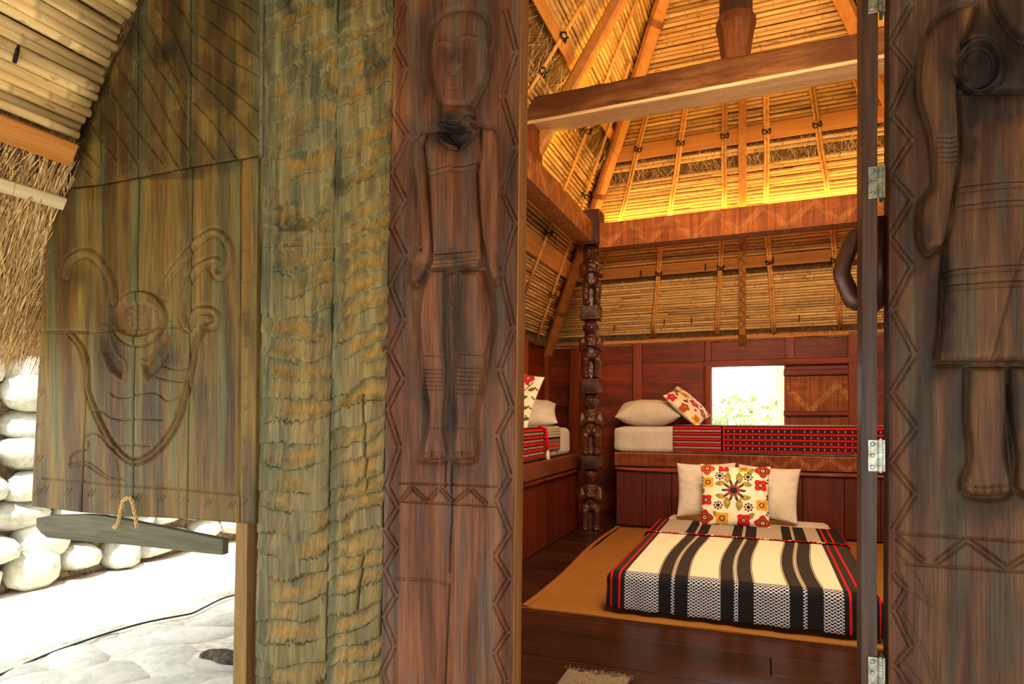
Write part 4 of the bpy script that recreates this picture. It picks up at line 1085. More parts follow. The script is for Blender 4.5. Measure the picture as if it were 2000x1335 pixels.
# --- bed on the back bench
t = softbox('mattress', -1.345, 1.75, 5.945, 6.66, .692, .938, .055, M['sheet'], n=34, amp=.008, seed=5)
tag(t, 'white sheeted mattress lying on the long bench below the window', 'mattress')
def red_uv(y0): return lambda U, V, D: np.stack([U, D/.235-.02*0], -1)
rb = empty('red_blanket', (.4,6.1,.95), 'red and black striped blanket draped over the bench mattress under the window', 'blanket')
def uv_back(U, V, D): return np.stack([U, np.where(D > 0, D/.24, (V-5.96)*-1)], -1)
o = drape('blanket_cloth', rb, None, None, 5.932, None, -.775, 1.80, 5.932-.235+.035*.57, 6.6, .950, .70, M['redcloth'], uvf=uv_back, nu=260, nv=90, r=.03, seed=12, amp=.005)
md = o.modifiers.new('thick', 'SOLIDIFY'); md.thickness = .004; md.offset = -1
pillow('pillow', .62, .46, .25, (-1.05,6.24,1.075), rotm(R(3), R(80), R(-3)), M['sheet'], 'plump white pillow lying on the bench mattress at its left end', 'pillow', seed=5, wr=.016)
pillow('floral_cushion', .44, .44, .13, (-.675,6.20,1.137), basis((.66,-.30,.68), (-.68,-.06,.73)), M['floral'], 'flowered cushion slumped against the white pillow on the bench under the window', 'cushion', paint=paint_strip, n=140, wr=.004, seed=2)

# --- bed on the left bench
t = softbox('mattress', -2.24, -1.625, 3.72, 5.50, .692, .938, .055, M['sheet'], n=30, amp=.008, seed=6)
tag(t, 'white sheeted mattress lying on the left bench', 'mattress')
# drape over a box whose open side is +x: build in a rotated frame (x'=y, y'=-x)
def drapeX(name, parent, ya, yb_, edge, ztop, drop, mat, uvf, nu=160, nv=80, r=.03, back=.5, seed=4, amp=.005):
    us = np.linspace(ya, yb_, nu); vs = np.linspace(-drop, back, nv); U, V = np.meshgrid(us, vs)
    over = r-V; a = np.clip(over/(r*math.pi/2), 0, 1)*math.pi/2; D = np.where(over > 0, r*(1-np.cos(a))+np.maximum(over-r*math.pi/2, 0), 0)
    inx = np.where(over > 0, r-r*np.sin(a), V); nz = fbm(U*5, V*5+4, seed, 4)-.5
    X = edge-inx+nz*amp*2*(D > .02)+.005*np.sin(U*34)*np.clip(D/.15,0,1); Z = ztop-D+nz*amp*2*(D < .02)
    P = np.stack([X, U, Z], -1)
    return grid_obj(name, P, mat, parent, uv=uvf(U, V, D))
rl = empty('red_blanket', (-1.9,4.6,.95), 'red and black striped blanket draped over the left bench mattress', 'blanket')
o = drapeX('blanket_cloth', rl, 3.68, 4.70, -1.612, .950, .215, M['redcloth2'], lambda U,V,D: np.stack([U, np.where(D > 0, D/.24, -.1)], -1))
md = o.modifiers.new('thick', 'SOLIDIFY'); md.thickness = .004; md.offset = 0
g = G('black_white_weave', .9, .1); u, v, _ = g.xyz(g.coord('UV')); zz_ = zig(g, u, v, .012, .022)
c_ = g.mix(zz_, srgb(226,212,188), srgb(44,34,32)); up = v < .09
st_ = addall(g, [band(g, v, a, b) for a, b in ((.12,.135),(.155,.17),(.19,.205))]); c2_ = g.mix(st_, srgb(120,100,88), srgb(190,20,26)); c2_ = g.mix(band(g, v, .09,.105), c2_, srgb(30,20,20))
g.color(g.mix(up, c2_, c_)); M['bw'] = g.mat
o = drapeX('blanket_end', rl, 4.70, 5.10, -1.608, .955, .185, M['bw'], lambda U,V,D: np.stack([U, np.where(D > 0, D, (V-.03)*-1)], -1), nu=70, nv=60, seed=8)
md = o.modifiers.new('thick', 'SOLIDIFY'); md.thickness = .004; md.offset = 0
mb = MB()
for k in range(3): mb.tube([(-1.66,4.68+.012*k,.962),(-1.60,4.69+.012*k,.94),(-1.592,4.70+.012*k,.85),(-1.590,4.70+.01*k,.77)], .008, 6)
mb.build('tassel', M['redwool'], rl, smooth=True)
mb = MB(); mb.tube([(-1.590,4.71,.775),(-1.588,4.71,.74),(-1.586,4.712,.69)], [.008,.013,.02], 8); mb.build('tassel', M['creamwool'], rl, smooth=True)
pillow('pillow', .50, .46, .19, (-1.93,5.20,1.068), rotm(R(20), R(68), 0), M['sheet'], 'white pillow lying on the left bench mattress beside the vine cushion', 'pillow', seed=11, wr=.012)
pillow('vine_cushion', .44, .44, .12, (-1.88,4.70,1.195), rotm(R(-8), R(14), R(14)), M['floral'], 'cream cushion with green vines and a red flower propped on the left bench', 'cushion', paint=paint_vine, n=150, wr=.004, seed=6)

# --- rag rug just inside the door
a = onZ(1112,1309,0); b = onZ(1232,1327,0)
n = 50; gu = np.linspace(0,1,n)[None,:]; gv = np.linspace(0,1,n)[:,None]
X = a.x+(b.x-a.x)*gu+.0*gv; Y = a.y-.02+(b.y-a.y)*gu-.5*gv+.008*np.sin(gu*23); Z = .012+.004*fbm(X*30,Y*30,4)+0*X
tag(grid_obj('rag_rug', np.stack([X,Y,Z],-1)[::-1], M['rug'], closed_back=(0,0,-.012), loc=((a.x+b.x)/2,a.y-.3,0)), 'small grey rag rug with frayed edge on the floor inside the doorway', 'rug')
rr_ = [o for o in bpy.data.objects if o.name == 'rag_rug'][0]
nn_ = 420; q = rng.uniform(0,1,nn_); P = np.stack([a.x+(b.x-a.x)*q, a.y-.02+(b.y-a.y)*q, np.full(nn_,.012)], -1)
D = np.stack([rng.normal(0,.012,nn_), rng.uniform(.008,.04,nn_), rng.uniform(-.01,.004,nn_)], -1)
o = strands('fringe', None, P, D, rng.normal(0,1,(nn_,3)), M['rug'], .0018); o.parent = rr_; o.location = -rr_.location
# ------------------------------------------------------------------ facade: carved boards (traced, then built at their real place)
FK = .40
def FP(px, py, dy=0): return onY(px, py, F+dy)
wf = empty('wall_front', (-1.2, F, 0), kind='structure')
def q4(pts, dy=0): return [FP(*p, dy=dy) for p in pts]
def streaks(px, py, seed, sx=9, sy=160): return fbm(px/sx, py/sy, seed, 4)
# palette
OLV = np.array(srgb(164,134,62)); OLD = np.array(srgb(100,74,32)); GRNG = np.array(srgb(132,132,86)); RUST = np.array(srgb(164,98,40)); DRK = np.array(srgb(52,40,28))
# --- bull's head carving of the shutter, strokes measured on an enlarged view
def cz(L): return [(60+.5245*a, 400+.5245*b) for a, b in L]
horn_l = smooth_line(cz([(128,262),(136,215),(165,188),(205,176),(245,198),(275,235),(298,290),(308,360)]))
horn_r = smooth_line(cz([(495,340),(500,290),(530,240),(570,190),(628,125),(690,100),(735,150),(737,215),(705,266),(680,240),(690,205),(625,228),(578,300),(562,400),(585,455),(612,398),(650,388),(686,402),(688,440),(650,452)]))
chin = smooth_line(cz([(650,452),(612,520),(600,600),(578,700),(548,800),(500,882),(440,938),(380,955),(320,912),(278,850),(240,770),(212,690),(208,600),(188,530),(150,482)]))
ell = lambda cx, cy, rx, ry, n=40: [(60+.5245*(cx+rx*math.cos(2*math.pi*i/n)), 400+.5245*(cy+ry*math.sin(2*math.pi*i/n))) for i in range(n+1)]
ring_o = ell(402,422,102,103); ring_i = ell(400,425,92,66)
lobe_l = cz([(268,450),(262,500),(270,550),(300,620),(345,652),(356,612),(352,585),(325,560),(300,500),(285,455)])
lobe_r = cz([(520,440),(530,500),(522,560),(490,610),(440,658),(424,625),(412,580),(440,590),(480,540),(505,480)])
waves = [cz(l) for l in ([(300,700),(320,714),(360,716),(400,704),(450,698),(480,706),(510,728),(550,714)],[(240,768),(270,770),(300,790),(345,800),(400,795),(492,800)],[(330,897),(380,893),(445,898)],[(470,640),(520,652),(578,658)],[(500,600),(540,612),(590,606)],[(205,862),(235,848),(265,866),(290,900),(325,915)],[(146,965),(152,935),(175,918),(212,908),(216,880)],[(140,965),(205,955),(245,975),(290,1010),(350,1022)],[(146,975),(205,968),(240,990),(290,1020)])]
waves = [smooth_line(w_, 4) for w_ in waves]
cleft = cz([(322,950),(328,1000),(330,1080),(345,1150)])
grv_b = cz([(45,1018),(200,1030),(330,1044),(540,1057),(775,1080)]); grv_r = cz([(778,420),(776,700),(774,1080)])
def up(L): return [(a*.29967, b*.29967) for a, b in L]
diag = [up(l) for l in ([(720,590),(890,850),(1060,1060)],[(610,665),(790,900),(890,1060)],[(560,780),(760,1040)],[(740,380),(890,620),(1050,900),(1165,1095)],[(810,270),(990,560),(1130,840),(1235,985)],[(870,150),(1010,420),(1140,600),(1215,770)],[(935,90),(1055,330),(1215,640)],[(1000,10),(1145,230),(1250,490)],[(1130,0),(1200,100),(1262,220)],[(1380,0),(1550,90),(1660,210)],[(1290,80),(1490,230),(1690,370)],[(1310,230),(1500,390),(1685,490)],[(1250,400),(1480,560),(1680,720)],[(1250,480),(1440,660),(1690,920)],[(1260,660),(1400,810),(1540,1025)],[(1265,850),(1410,1045)],[(470,900),(640,1080)],[(470,1000),(590,1150)],[(380,1080),(460,1200)],[(1560,0),(1700,90)])]
dashes = []
for (x0,y0,x1,y1,n) in ((85,955,450,985,9),(78,700,72,960,5),(92,430,84,620,4),(480,420,474,980,10),(205,350,480,318,8)):
    for i in range(n):
        x = x0+(x1-x0)*i/(n-1); y = y0+(y1-y0)*i/(n-1)
        for k in (0, 7): dashes.append([(x+k-4, y+6), (x+k+4, y-6)])
for i in range(46):
    x = 130+random.random()*360; y = 20+random.random()*320
    if y > 330-(x-130)*2: 
        for k in (0, 5): dashes.append([(x+k-2, y+5), (x+k+3, y-5)])
def shutter_h(px, py, P):
    h = np.zeros(px.shape)
    sil = sdf(px, py, chin+horn_r[::-1][:0], 60)
    low = (py > 440)&(py < 930)
    if low.any():
        d = dpoly(px, py, horn_l, 30); h += .005*np.exp(-(d/6)**2)-.005*np.exp(-((d-9)/3)**2)
        d = dpoly(px, py, horn_r, 30); h += .005*np.exp(-(d/5)**2)-.005*np.exp(-((d-8)/2.6)**2)
        d = dpoly(px, py, chin, 30); h += .0035*np.exp(-(d/4)**2)-.007*np.exp(-((d-5.5)/2.2)**2)
        face = inside(px, py, chin+[chin[0]]); h += np.where(face, .003*sstep(0, 20, d), 0)
        d = dpoly(px, py, ring_o, 20, True); h -= .007*np.exp(-(d/2.2)**2)
        s = sdf(px, py, ring_o, 30); s2 = sdf(px, py, ring_i, 30); h += np.where((s > 0)&(s2 < 0), .006, 0)-np.where(s2 > 0, .006*sstep(0, 6, s2)-.004*fbm(px/5, py/7, 9), 0)
        for L in (lobe_l, lobe_r): s = sdf(px, py, L, 30); h -= np.where(s > 0, .011*sstep(0, 9, s)-.004*fbm(px/6, py/9, 3), 0); h += .003*np.exp(-((s+2)/2)**2)
        for L in waves: h -= .005*np.exp(-(dpoly(px, py, L, 15)/1.5)**2)
    h -= .004*np.exp(-(dpoly(px, py, cleft, 20)/2.5)**2)
    for L in (grv_b, grv_r): h -= .0045*np.exp(-(dpoly(px, py, L, 12)/1.6)**2)
    for L in diag:
        d = dpoly(px, py, L, 15); h -= .006*np.exp(-(d/1.8)**2); h += .001*np.exp(-((d-4)/2)**2)
    for L in dashes: h -= .003*np.exp(-(dpoly(px, py, L, 8)/1.4)**2)
    h += .0022*(streaks(px, py, 21, 30, 240)-.5)+.0012*(streaks(px, py, 23, 4, 90)-.5)
    return h
def blob(px, py, cx, cy, rx, ry, seed=0):
    n = fbm(px/14, py/26, seed, 3)*.9; return np.clip(1.25-np.hypot((px-cx)/rx, (py-cy)/ry)-n+.35, 0, 1)
def shutter_c(px, py, P, h):
    s1 = streaks(px, py, 31, 26, 260); s2 = streaks(px, py, 33, 8, 120); s3 = streaks(px, py, 35, 14, 400)
    c = mixc(OLD, OLV, sstep(.25, .75, s1)); c = mixc(c, RUST, .55*sstep(.55, .78, s2)); c = mixc(c, GRNG, .75*sstep(.56, .75, s3))
    for (cx, w_) in ((268,11),(372,9),(262,8)): c = mixc(c, GRNG*1.0, .6*np.exp(-((px-cx-(py-340)*-.01)/w_)**2)*(.5+.5*s2))
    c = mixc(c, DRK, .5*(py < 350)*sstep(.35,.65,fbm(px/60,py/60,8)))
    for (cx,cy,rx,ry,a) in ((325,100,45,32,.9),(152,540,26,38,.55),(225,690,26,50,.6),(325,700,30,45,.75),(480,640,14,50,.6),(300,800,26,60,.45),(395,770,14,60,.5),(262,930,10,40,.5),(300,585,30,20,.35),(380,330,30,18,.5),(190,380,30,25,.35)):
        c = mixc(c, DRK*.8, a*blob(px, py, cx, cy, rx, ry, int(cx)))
    d = np.minimum(dpoly(px, py, horn_l, 30), dpoly(px, py, horn_r, 30)); c = mixc(c, np.array(srgb(170,122,66)), .5*np.exp(-(d/4)**2))
    d = dpoly(px, py, chin, 30); c = mixc(c, np.array(srgb(120,66,40)), .55*np.exp(-(d/5)**2))
    s2_ = sdf(px, py, ring_i, 30); c = mixc(c, np.array(srgb(150,84,50)), np.where(s2_ > 0, .5, 0)*sstep(.3,.7,fbm(px/8,py/8,4)))
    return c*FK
gab = [('gable_board', [(97,366),(196,170),(196,361),(97,370)]), ('gable_board', [(196,172),(268,25),(268,347),(196,361)]), ('gable_board', [(268,25),(372,-185),(371,327),(268,347)]), ('gable_board', [(372,-185),(508,-200),(506,304),(371,327)])]
ins = lambda pts, g_=1.2: [(pts[0][0]+g_*.6, pts[0][1]), (pts[1][0]-g_*.6, pts[1][1]), (pts[2][0]-g_*.6, pts[2][1]-g_*.7), (pts[3][0]+g_*.6, pts[3][1]-g_*.7)]
for i, (nm, p) in enumerate(gab):
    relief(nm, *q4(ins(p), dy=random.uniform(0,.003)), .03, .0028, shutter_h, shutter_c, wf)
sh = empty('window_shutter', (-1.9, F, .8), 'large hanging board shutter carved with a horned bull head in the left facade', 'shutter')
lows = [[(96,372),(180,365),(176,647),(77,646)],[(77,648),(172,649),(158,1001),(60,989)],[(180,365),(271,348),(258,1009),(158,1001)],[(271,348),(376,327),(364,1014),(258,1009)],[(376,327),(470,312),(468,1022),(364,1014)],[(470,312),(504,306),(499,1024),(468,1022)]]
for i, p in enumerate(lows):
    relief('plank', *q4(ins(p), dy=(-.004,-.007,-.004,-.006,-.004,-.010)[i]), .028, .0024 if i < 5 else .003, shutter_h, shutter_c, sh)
for (za, pa, pb) in ((.0,(100,480),(495,460)),(.0,(80,900),(490,930))):
    a = FP(*pa, dy=.055); b = FP(*pb, dy=.055); mb = MB(); mb.timber(a, b, .05, .045, side=(0,1,0)); mb.build('batten', M['post_z'], sh)

# --- adzed upright boards
def lerp(a, b, t): return a+(b-a)*t
LX = lambda y: lerp(515, 497, y/1335); MX = lambda y: lerp(658, 634, y/1335); RX = lambda y: lerp(768, 741, y/1335)
GA, GB = np.array(srgb(120,120,86)), np.array(srgb(166,158,108)); TAN = np.array(srgb(194,152,74)); DG = np.array(srgb(62,60,42))
def adze(px, py, which):
    """phase of the adze scallops"""
    if which == 0:
        u = (px-LX(py))/143; y = py+lerp(70, 12, np.clip(py/650, 0, 1))*(u-.5)*1.4+np.where(py > 480, 16*np.cos((u-.6)*3.2)*-1, 0)+26*(fbm(px/90, py/60, 41)-.5)
        per = 43
    else:
        u = (px-MX(py))/108; y = py+lerp(46, 26, np.clip(py/650, 0, 1))*(u-.5)*1.5+20*(fbm(px/70, py/60, 44)-.5); per = 36
    return (y/per), u
def adze_t(px, py, which):
    """irregular scallops: phase, strength and position across the board"""
    t, u = adze(px, py, which)
    t = t+.9*(fbm(px/55, py/45, 47+which)-.5)+.30*(vnoise(px/2.6, py/60, 49)-.5)*sstep(.3,.6,fbm(px/18, py/30, 48))
    k = np.floor(t); amp = sstep(.18,.75,vnoise(k*1.7+.3, u*2.6+k*.37, 50+which))*(.35+.65*sstep(.02,.2,u))
    return t-k, k, u, amp
def adze_h(which):
    def f(px, py, P):
        fr, k, u, amp = adze_t(px, py, which)
        prof = fr**1.5-(fr > .93)*((fr-.93)/.07)
        h = -.015*amp*(1-prof)
        h += .0022*(fbm(px/2.6, py/30, 60)-.5)+.004*(fbm(px/22, py/180, 61)-.5)
        if which == 1:
            for L in ([(708,770),(710,850),(712,955)],[(704,1090),(698,1190)],[(709,905),(711,965)]): h -= .007*np.exp(-(dpoly(px, py, L, 12)/1.8)**2)
            for cx, cy in ((747,676),(652,1012),(652,1070),(733,918)): h -= .006*np.exp(-(np.hypot((px-cx)/6,(py-cy)/8))**2)
        return h
    return f
def adze_c(which):
    def f(px, py, P, h):
        fr, k, u, amp = adze_t(px, py, which); n1 = streaks(px, py, 70+which, 10, 110); n2 = fbm(px/34, py/30, 72); n3 = streaks(px, py, 74, 3, 34)
        c = mixc(GA, GB, sstep(.3,.7,n1)); tn = sstep(.28,.56,n2+.2*(which)-.02+.0002*(py-500))*sstep(.05,.3,u)*(.3+.7*np.sin(np.clip(fr,0,1)*math.pi)**2*amp)
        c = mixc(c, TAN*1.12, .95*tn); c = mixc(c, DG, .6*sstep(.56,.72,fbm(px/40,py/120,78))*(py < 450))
        c = mixc(c, np.array(srgb(150,100,56)), .5*(which == 0)*np.exp(-(np.hypot((px-578)/16,(py-262)/22))**2))
        c = mixc(c, DG*.7, .8*np.exp(-(np.hypot((px-747)/6,(py-676)/8))**2))
        c = c*(.86+.28*n3[...,None])
        if which == 1:
            for L in ([(708,770),(710,850),(712,955)],[(704,1090),(698,1190)]): c = mixc(c, DRK*.6, .8*np.exp(-(dpoly(px, py, L, 12)/2.2)**2))
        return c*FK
    return f
YB_ = 1640; YT_ = -440
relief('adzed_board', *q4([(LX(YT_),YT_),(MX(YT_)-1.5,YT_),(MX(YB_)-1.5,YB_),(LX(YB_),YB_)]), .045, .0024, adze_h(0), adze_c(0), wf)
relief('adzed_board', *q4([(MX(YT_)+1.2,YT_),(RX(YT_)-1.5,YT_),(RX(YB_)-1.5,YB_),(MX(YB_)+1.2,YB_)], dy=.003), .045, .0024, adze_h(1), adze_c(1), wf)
# thin pale strip beside the shutter, brown post below it
mb = MB(); mb.prism(q4([(507,-190),(516,-190),(512,306),(506,306)], dy=-.002), (0,.03,0)); mb.build('edge_strip', M['greyboard'], wf)
mb = MB(); mb.prism(q4([(504,306),(512,306),(505,720),(500,720)], dy=.004), (0,.03,0)); mb.build('edge_strip', M['post_z'], wf)
a = FP(481,1010,.03); b = FP(474,1640,.03); mb = MB(); mb.timber(a, (b.x,b.y,-.1), .048, .04, jit=.0015, side=(1,0,0), ch=.08); mb.build('post', M['post_z'], wf)

# --- left door leaf with the standing figure
c4 = lambda L: [(490+.37466*a, .37466*b) for a, b in L]; c5 = lambda L: [(490+.37466*a, 450+.37466*b) for a, b in L]; c6 = lambda L: [(490+.3633*a, 850+.3633*b) for a, b in L]
head = smooth_line(c4([(942,200),(950,150),(985,95),(1045,60),(1110,52),(1175,65),(1215,110),(1230,180),(1235,250),(1226,350),(1200,430),(1165,510),(1130,550),(1075,556),(1010,548),(975,490),(948,400),(934,300),(942,200)]), 4)
neck = c4([(1000,540),(1140,540),(1145,660),(1000,660)])
torso = c4([(920,690),(985,675),(1020,700),(1080,770),(1140,720),(1160,650),(1200,660),(1205,800),(1180,900),(1190,1100),(1205,1335)])+c5([(1180,190),(1060,200),(930,205)])+c4([(945,1335),(930,1100),(918,900),(900,760)])
arm_l = c4([(920,685),(880,692),(850,735),(842,850),(862,980),(880,1120),(885,1300)])+c5([(870,90),(840,160),(835,250),(862,275),(895,240),(925,150),(935,60)])+c4([(940,1250),(925,1050),(908,880),(905,760)])
arm_r = c4([(1200,660),(1262,670),(1285,720),(1296,900),(1290,1100),(1290,1300)])+c5([(1282,120),(1290,220),(1272,268),(1250,240),(1225,150),(1210,60)])+c4([(1205,1250),(1182,1050),(1180,900),(1195,780)])
leg_l = c5([(935,205),(895,310),(875,430),(880,540),(890,640),(893,720),(903,800),(925,890),(928,980),(915,1060),(895,1150),(888,1188),(930,1196),(1000,1190),(1018,1170),(1005,1090),(995,1030),(1000,930),(1012,820),(1015,720),(1008,640),(1000,560),(1000,480),(1000,205)])
leg_r = c5([(1075,205),(1080,500),(1072,640),(1062,720),(1066,800),(1072,900),(1075,1000),(1060,1090),(1052,1180),(1080,1198),(1130,1196),(1162,1180),(1165,1110),(1155,1030),(1160,950),(1190,830),(1208,720),(1225,620),(1250,520),(1255,430),(1240,330),(1200,205)])
cloth_ = c5([(990,200),(1080,200),(1082,490),(990,492)])
fold1 = c5([(1000,210),(1020,300),(1045,380)]); fold2 = c5([(1045,210),(1048,300),(1045,380)]); fold3 = c5([(1105,200),(1095,340),(1082,480)])
bandsL = [c5([(893,y),(1008,y+2)]) for y in (722,742,762,782,804,826)]; bandsR = [c5([(1066,y-6),(1196,y)]) for y in (716,738,760,782,804,830,850)]
anklet = [c5([(928,1025),(1000,1028)]), c5([(1078,1026),(1155,1028)]), c5([(905,648),(1000,655)]), c5([(1075,640),(1215,650)])]
toes = []
for xs_ in ((905,925,948,972,995),(1062,1085,1107,1130,1150)):
    for x in xs_: toes.append(c5([(x,1158),(x-1,1190)]))
    toes.append(c5([(xs_[0]-12,1164),(xs_[0]+8,1156),(xs_[2],1154),(xs_[4],1156),(xs_[4]+14,1166)]))
chest = [c4([(918,885),(940,905),(1040,878)]), c4([(1065,885),(1130,880),(1178,862)]), c4([(925,900),(940,1100),(948,1335)]), c4([(1130,900),(1135,1100),(1130,1320)]), c4([(1180,900),(1188,1080),(1200,1300)])]
necklace = [smooth_line(c4([(1000,690),(1005,735),(1055,765),(1110,745),(1165,680)])), smooth_line(c4([(985,635),(1040,662),(1100,655),(1135,610),(1150,620)]))]
belt = [c5([(932,138),(1050,132),(1172,118)]), c5([(935,186),(1050,182),(1182,162)])]
splitl = [c6([(1078,150),(1078,300),(1082,420),(1075,520),(1068,730)]), c6([(1068,800),(1058,1000),(1045,1335)]), c5([(1010,1200),(1012,1335)])]
def zigz(pts, gap=4.5):
    out = []
    for (a, b) in zip(pts[:-1], pts[1:]):
        dx, dy = b[0]-a[0], b[1]-a[1]; L = math.hypot(dx, dy); nx, ny = -dy/L, dx/L
        for s in (-1, 1):
            q = .06; out.append([(a[0]+dx*q+nx*s*gap, a[1]+dy*q+ny*s*gap), (a[0]+dx*(1-q)+nx*s*gap, a[1]+dy*(1-q)+ny*s*gap)])
    return out
zzL = zigz([(790,5),(768,82),(792,131),(766,215),(794,262),(764,335),(790,388),(764,440),(790,497),(762,555),(788,622),(760,684),(786,738),(756,798),(780,873),(755,948),(777,990),(752,1032),(775,1068),(751,1112),(774,1162),(748,1205),(770,1262),(746,1312),(768,1370)])
zzR = zigz([(985,10),(1008,100),(980,185),(1010,285),(978,372),(1006,432),(976,530),(1003,640),(974,720),(1000,795),(972,850),(996,930),(970,975),(996,1040),(968,1085),(994,1130),(966,1180),(992,1235),(966,1275),(988,1330),(964,1380)])
rows = [[(780,943),(880,946),(970,950)],[(782,979),(880,984),(968,989)]]
zzB = zigz([(784,977),(803,950),(835,979),(858,952),(886,981),(918,954),(952,985)], 3)
crosscut = [c6([(780,770),(880,775),(1000,785),(1050,800)])]
def relief_parts(px, py, parts, hi, soft):
    """raised body parts with rounded edges and a sunk ground around them"""
    h = np.zeros(px.shape); dmax = np.full(px.shape, -999.)
    for L in parts:
        s = sdf(px, py, L, 60); dmax = np.maximum(dmax, s)
        h = np.maximum(h, hi*sstep(-1, soft, s)*(.72+.28*sstep(0, soft*2.2, s)))
    groove = -.007*np.exp(-((dmax+4)/5.5)**2)-.006*np.exp(-(np.clip(-dmax, 0, 99)/34)**2)*(dmax < 0)
    return h, groove, dmax
def door1_h(px, py, P):
    h, gr, dm = relief_parts(px, py, [head, neck, torso, arm_l, arm_r, leg_l, leg_r], .009, 13)
    h = h+gr
    for L in (torso, arm_l, arm_r, leg_l, leg_r): h -= .004*np.exp(-(dpoly(px, py, L, 12, True)/2)**2)
    s = sdf(px, py, cloth_, 20); h += .0035*sstep(-1, 3, s); 
    for L in bandsL+bandsR: h -= .004*np.exp(-(dpoly(px, py, L, 8)/1.4)**2)
    for L in anklet+[fold1, fold2, fold3]+toes: h -= .0035*np.exp(-(dpoly(px, py, L, 8)/1.3)**2)
    for L in chest[:2]+belt: d = dpoly(px, py, L, 12); h += .003*np.exp(-(d/2.6)**2); h -= .003*np.exp(-((d-5)/1.6)**2)
    for L in chest[2:]: h -= .0035*np.exp(-(dpoly(px, py, L, 8)/1.5)**2)
    # necklaces, face
    for L in necklace: d = dpoly(px, py, L, 20); h += .007*np.exp(-(d/3.5)**2)-.004*np.exp(-((d-6)/2.5)**2)
    nose = c4([(1093,205),(1090,300),(1100,345),(1060,385),(1040,350),(1070,300),(1080,210)]); s = sdf(px, py, nose, 20); h += .006*sstep(-3, 5, s)
    for e in ([(985,235),(1015,225),(1055,238)],[(1105,205),(1140,195),(1180,205)]): d = dpoly(px, py, c4(e), 12); h += .0025*np.exp(-(d/2.5)**2)
    for (x, y) in ((1035,262),(1130,250)): q = c4([(x,y)])[0]; h -= .004*np.exp(-(np.hypot((px-q[0])/9,(py-q[1])/13))**2)
    for m_ in ([(1035,468),(1060,472),(1085,466)],[(1035,380),(1055,402),(1075,395),(1090,372)]): h -= .004*np.exp(-(dpoly(px, py, c4(m_), 8)/1.4)**2)
    ear = smooth_line(c4([(1235,175),(1252,190),(1245,230),(1236,250)]), 3); h += .005*np.exp(-(dpoly(px, py, ear, 12)/2.5)**2)
    for L in zzL+zzR+zzB+rows: h -= .0065*np.exp(-(dpoly(px, py, L, 8)/1.5)**2)
    for L in splitl: h -= .010*np.exp(-(dpoly(px, py, L, 8)/1.5)**2)
    for L in crosscut: h -= .004*np.exp(-(dpoly(px, py, L, 14)/2.5)**2)
    h += .0012*(streaks(px, py, 81, 3.2, 70)-.5)+.0035*(streaks(px, py, 82, 34, 300)-.5)
    return h
RB1, RB2, GRYB = np.array(srgb(118,66,36)), np.array(srgb(176,112,74)), np.array(srgb(116,108,92))
def fig_halo(px, py, dm):  # darker tone around the figure's outline, fading outward
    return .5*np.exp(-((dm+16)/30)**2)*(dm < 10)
def door1_c(px, py, P, h):
    s1 = streaks(px, py, 91, 22, 260); s2 = streaks(px, py, 92, 7, 100); s3 = streaks(px, py, 93, 16, 300)
    c = mixc(RB1, RB2, sstep(.25,.75,s1)); c = mixc(c, GRYB, .65*sstep(.5,.72,s3)); c = mixc(c, np.array(srgb(176,84,40)), .35*sstep(.6,.75,s2))
    dm = np.full(px.shape, -999.)
    for L in (head, neck, torso, arm_l, arm_r, leg_l, leg_r): dm = np.maximum(dm, sdf(px, py, L, 60))
    rag = fbm(px/26, py/40, 96, 3)
    c = mixc(c, np.array(srgb(66,54,44)), np.clip(fig_halo(px, py, dm)*(.4+1.1*rag), 0, .85)*(dm < 3))
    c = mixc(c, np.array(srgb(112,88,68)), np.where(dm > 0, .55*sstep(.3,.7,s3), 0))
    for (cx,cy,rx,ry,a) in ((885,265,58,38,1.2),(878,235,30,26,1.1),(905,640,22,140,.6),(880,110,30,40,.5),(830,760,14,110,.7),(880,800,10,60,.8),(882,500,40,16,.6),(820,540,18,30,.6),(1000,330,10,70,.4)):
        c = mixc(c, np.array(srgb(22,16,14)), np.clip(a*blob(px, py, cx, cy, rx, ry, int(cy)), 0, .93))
    lines = zzL+zzR+zzB+rows+belt+toes+bandsL+bandsR; d = np.full(px.shape, 99.)
    for L in lines: d = np.minimum(d, dpoly(px, py, L, 8))
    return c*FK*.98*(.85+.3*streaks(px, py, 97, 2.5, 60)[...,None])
YT_ = -60
DR = lambda y: lerp(1016, 1000, y/1335)
d1 = empty('door_1', (-.8, F, 0), kind='structure')
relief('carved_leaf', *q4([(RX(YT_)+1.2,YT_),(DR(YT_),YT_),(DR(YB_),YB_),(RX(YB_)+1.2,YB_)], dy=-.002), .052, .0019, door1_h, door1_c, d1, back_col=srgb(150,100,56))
a0, a1 = FP(DR(YT_),YT_), FP(DR(YB_),YB_)
mb = MB(); mb.prism([a0+Vector((.0005,.001,0)), a1+Vector((.0005,.001,0)), a1+Vector((.0035,.002,0)), a0+Vector((.0035,.002,0))], (0,.050,0)); mb.build('raw_edge', M['raw_edge'], d1)

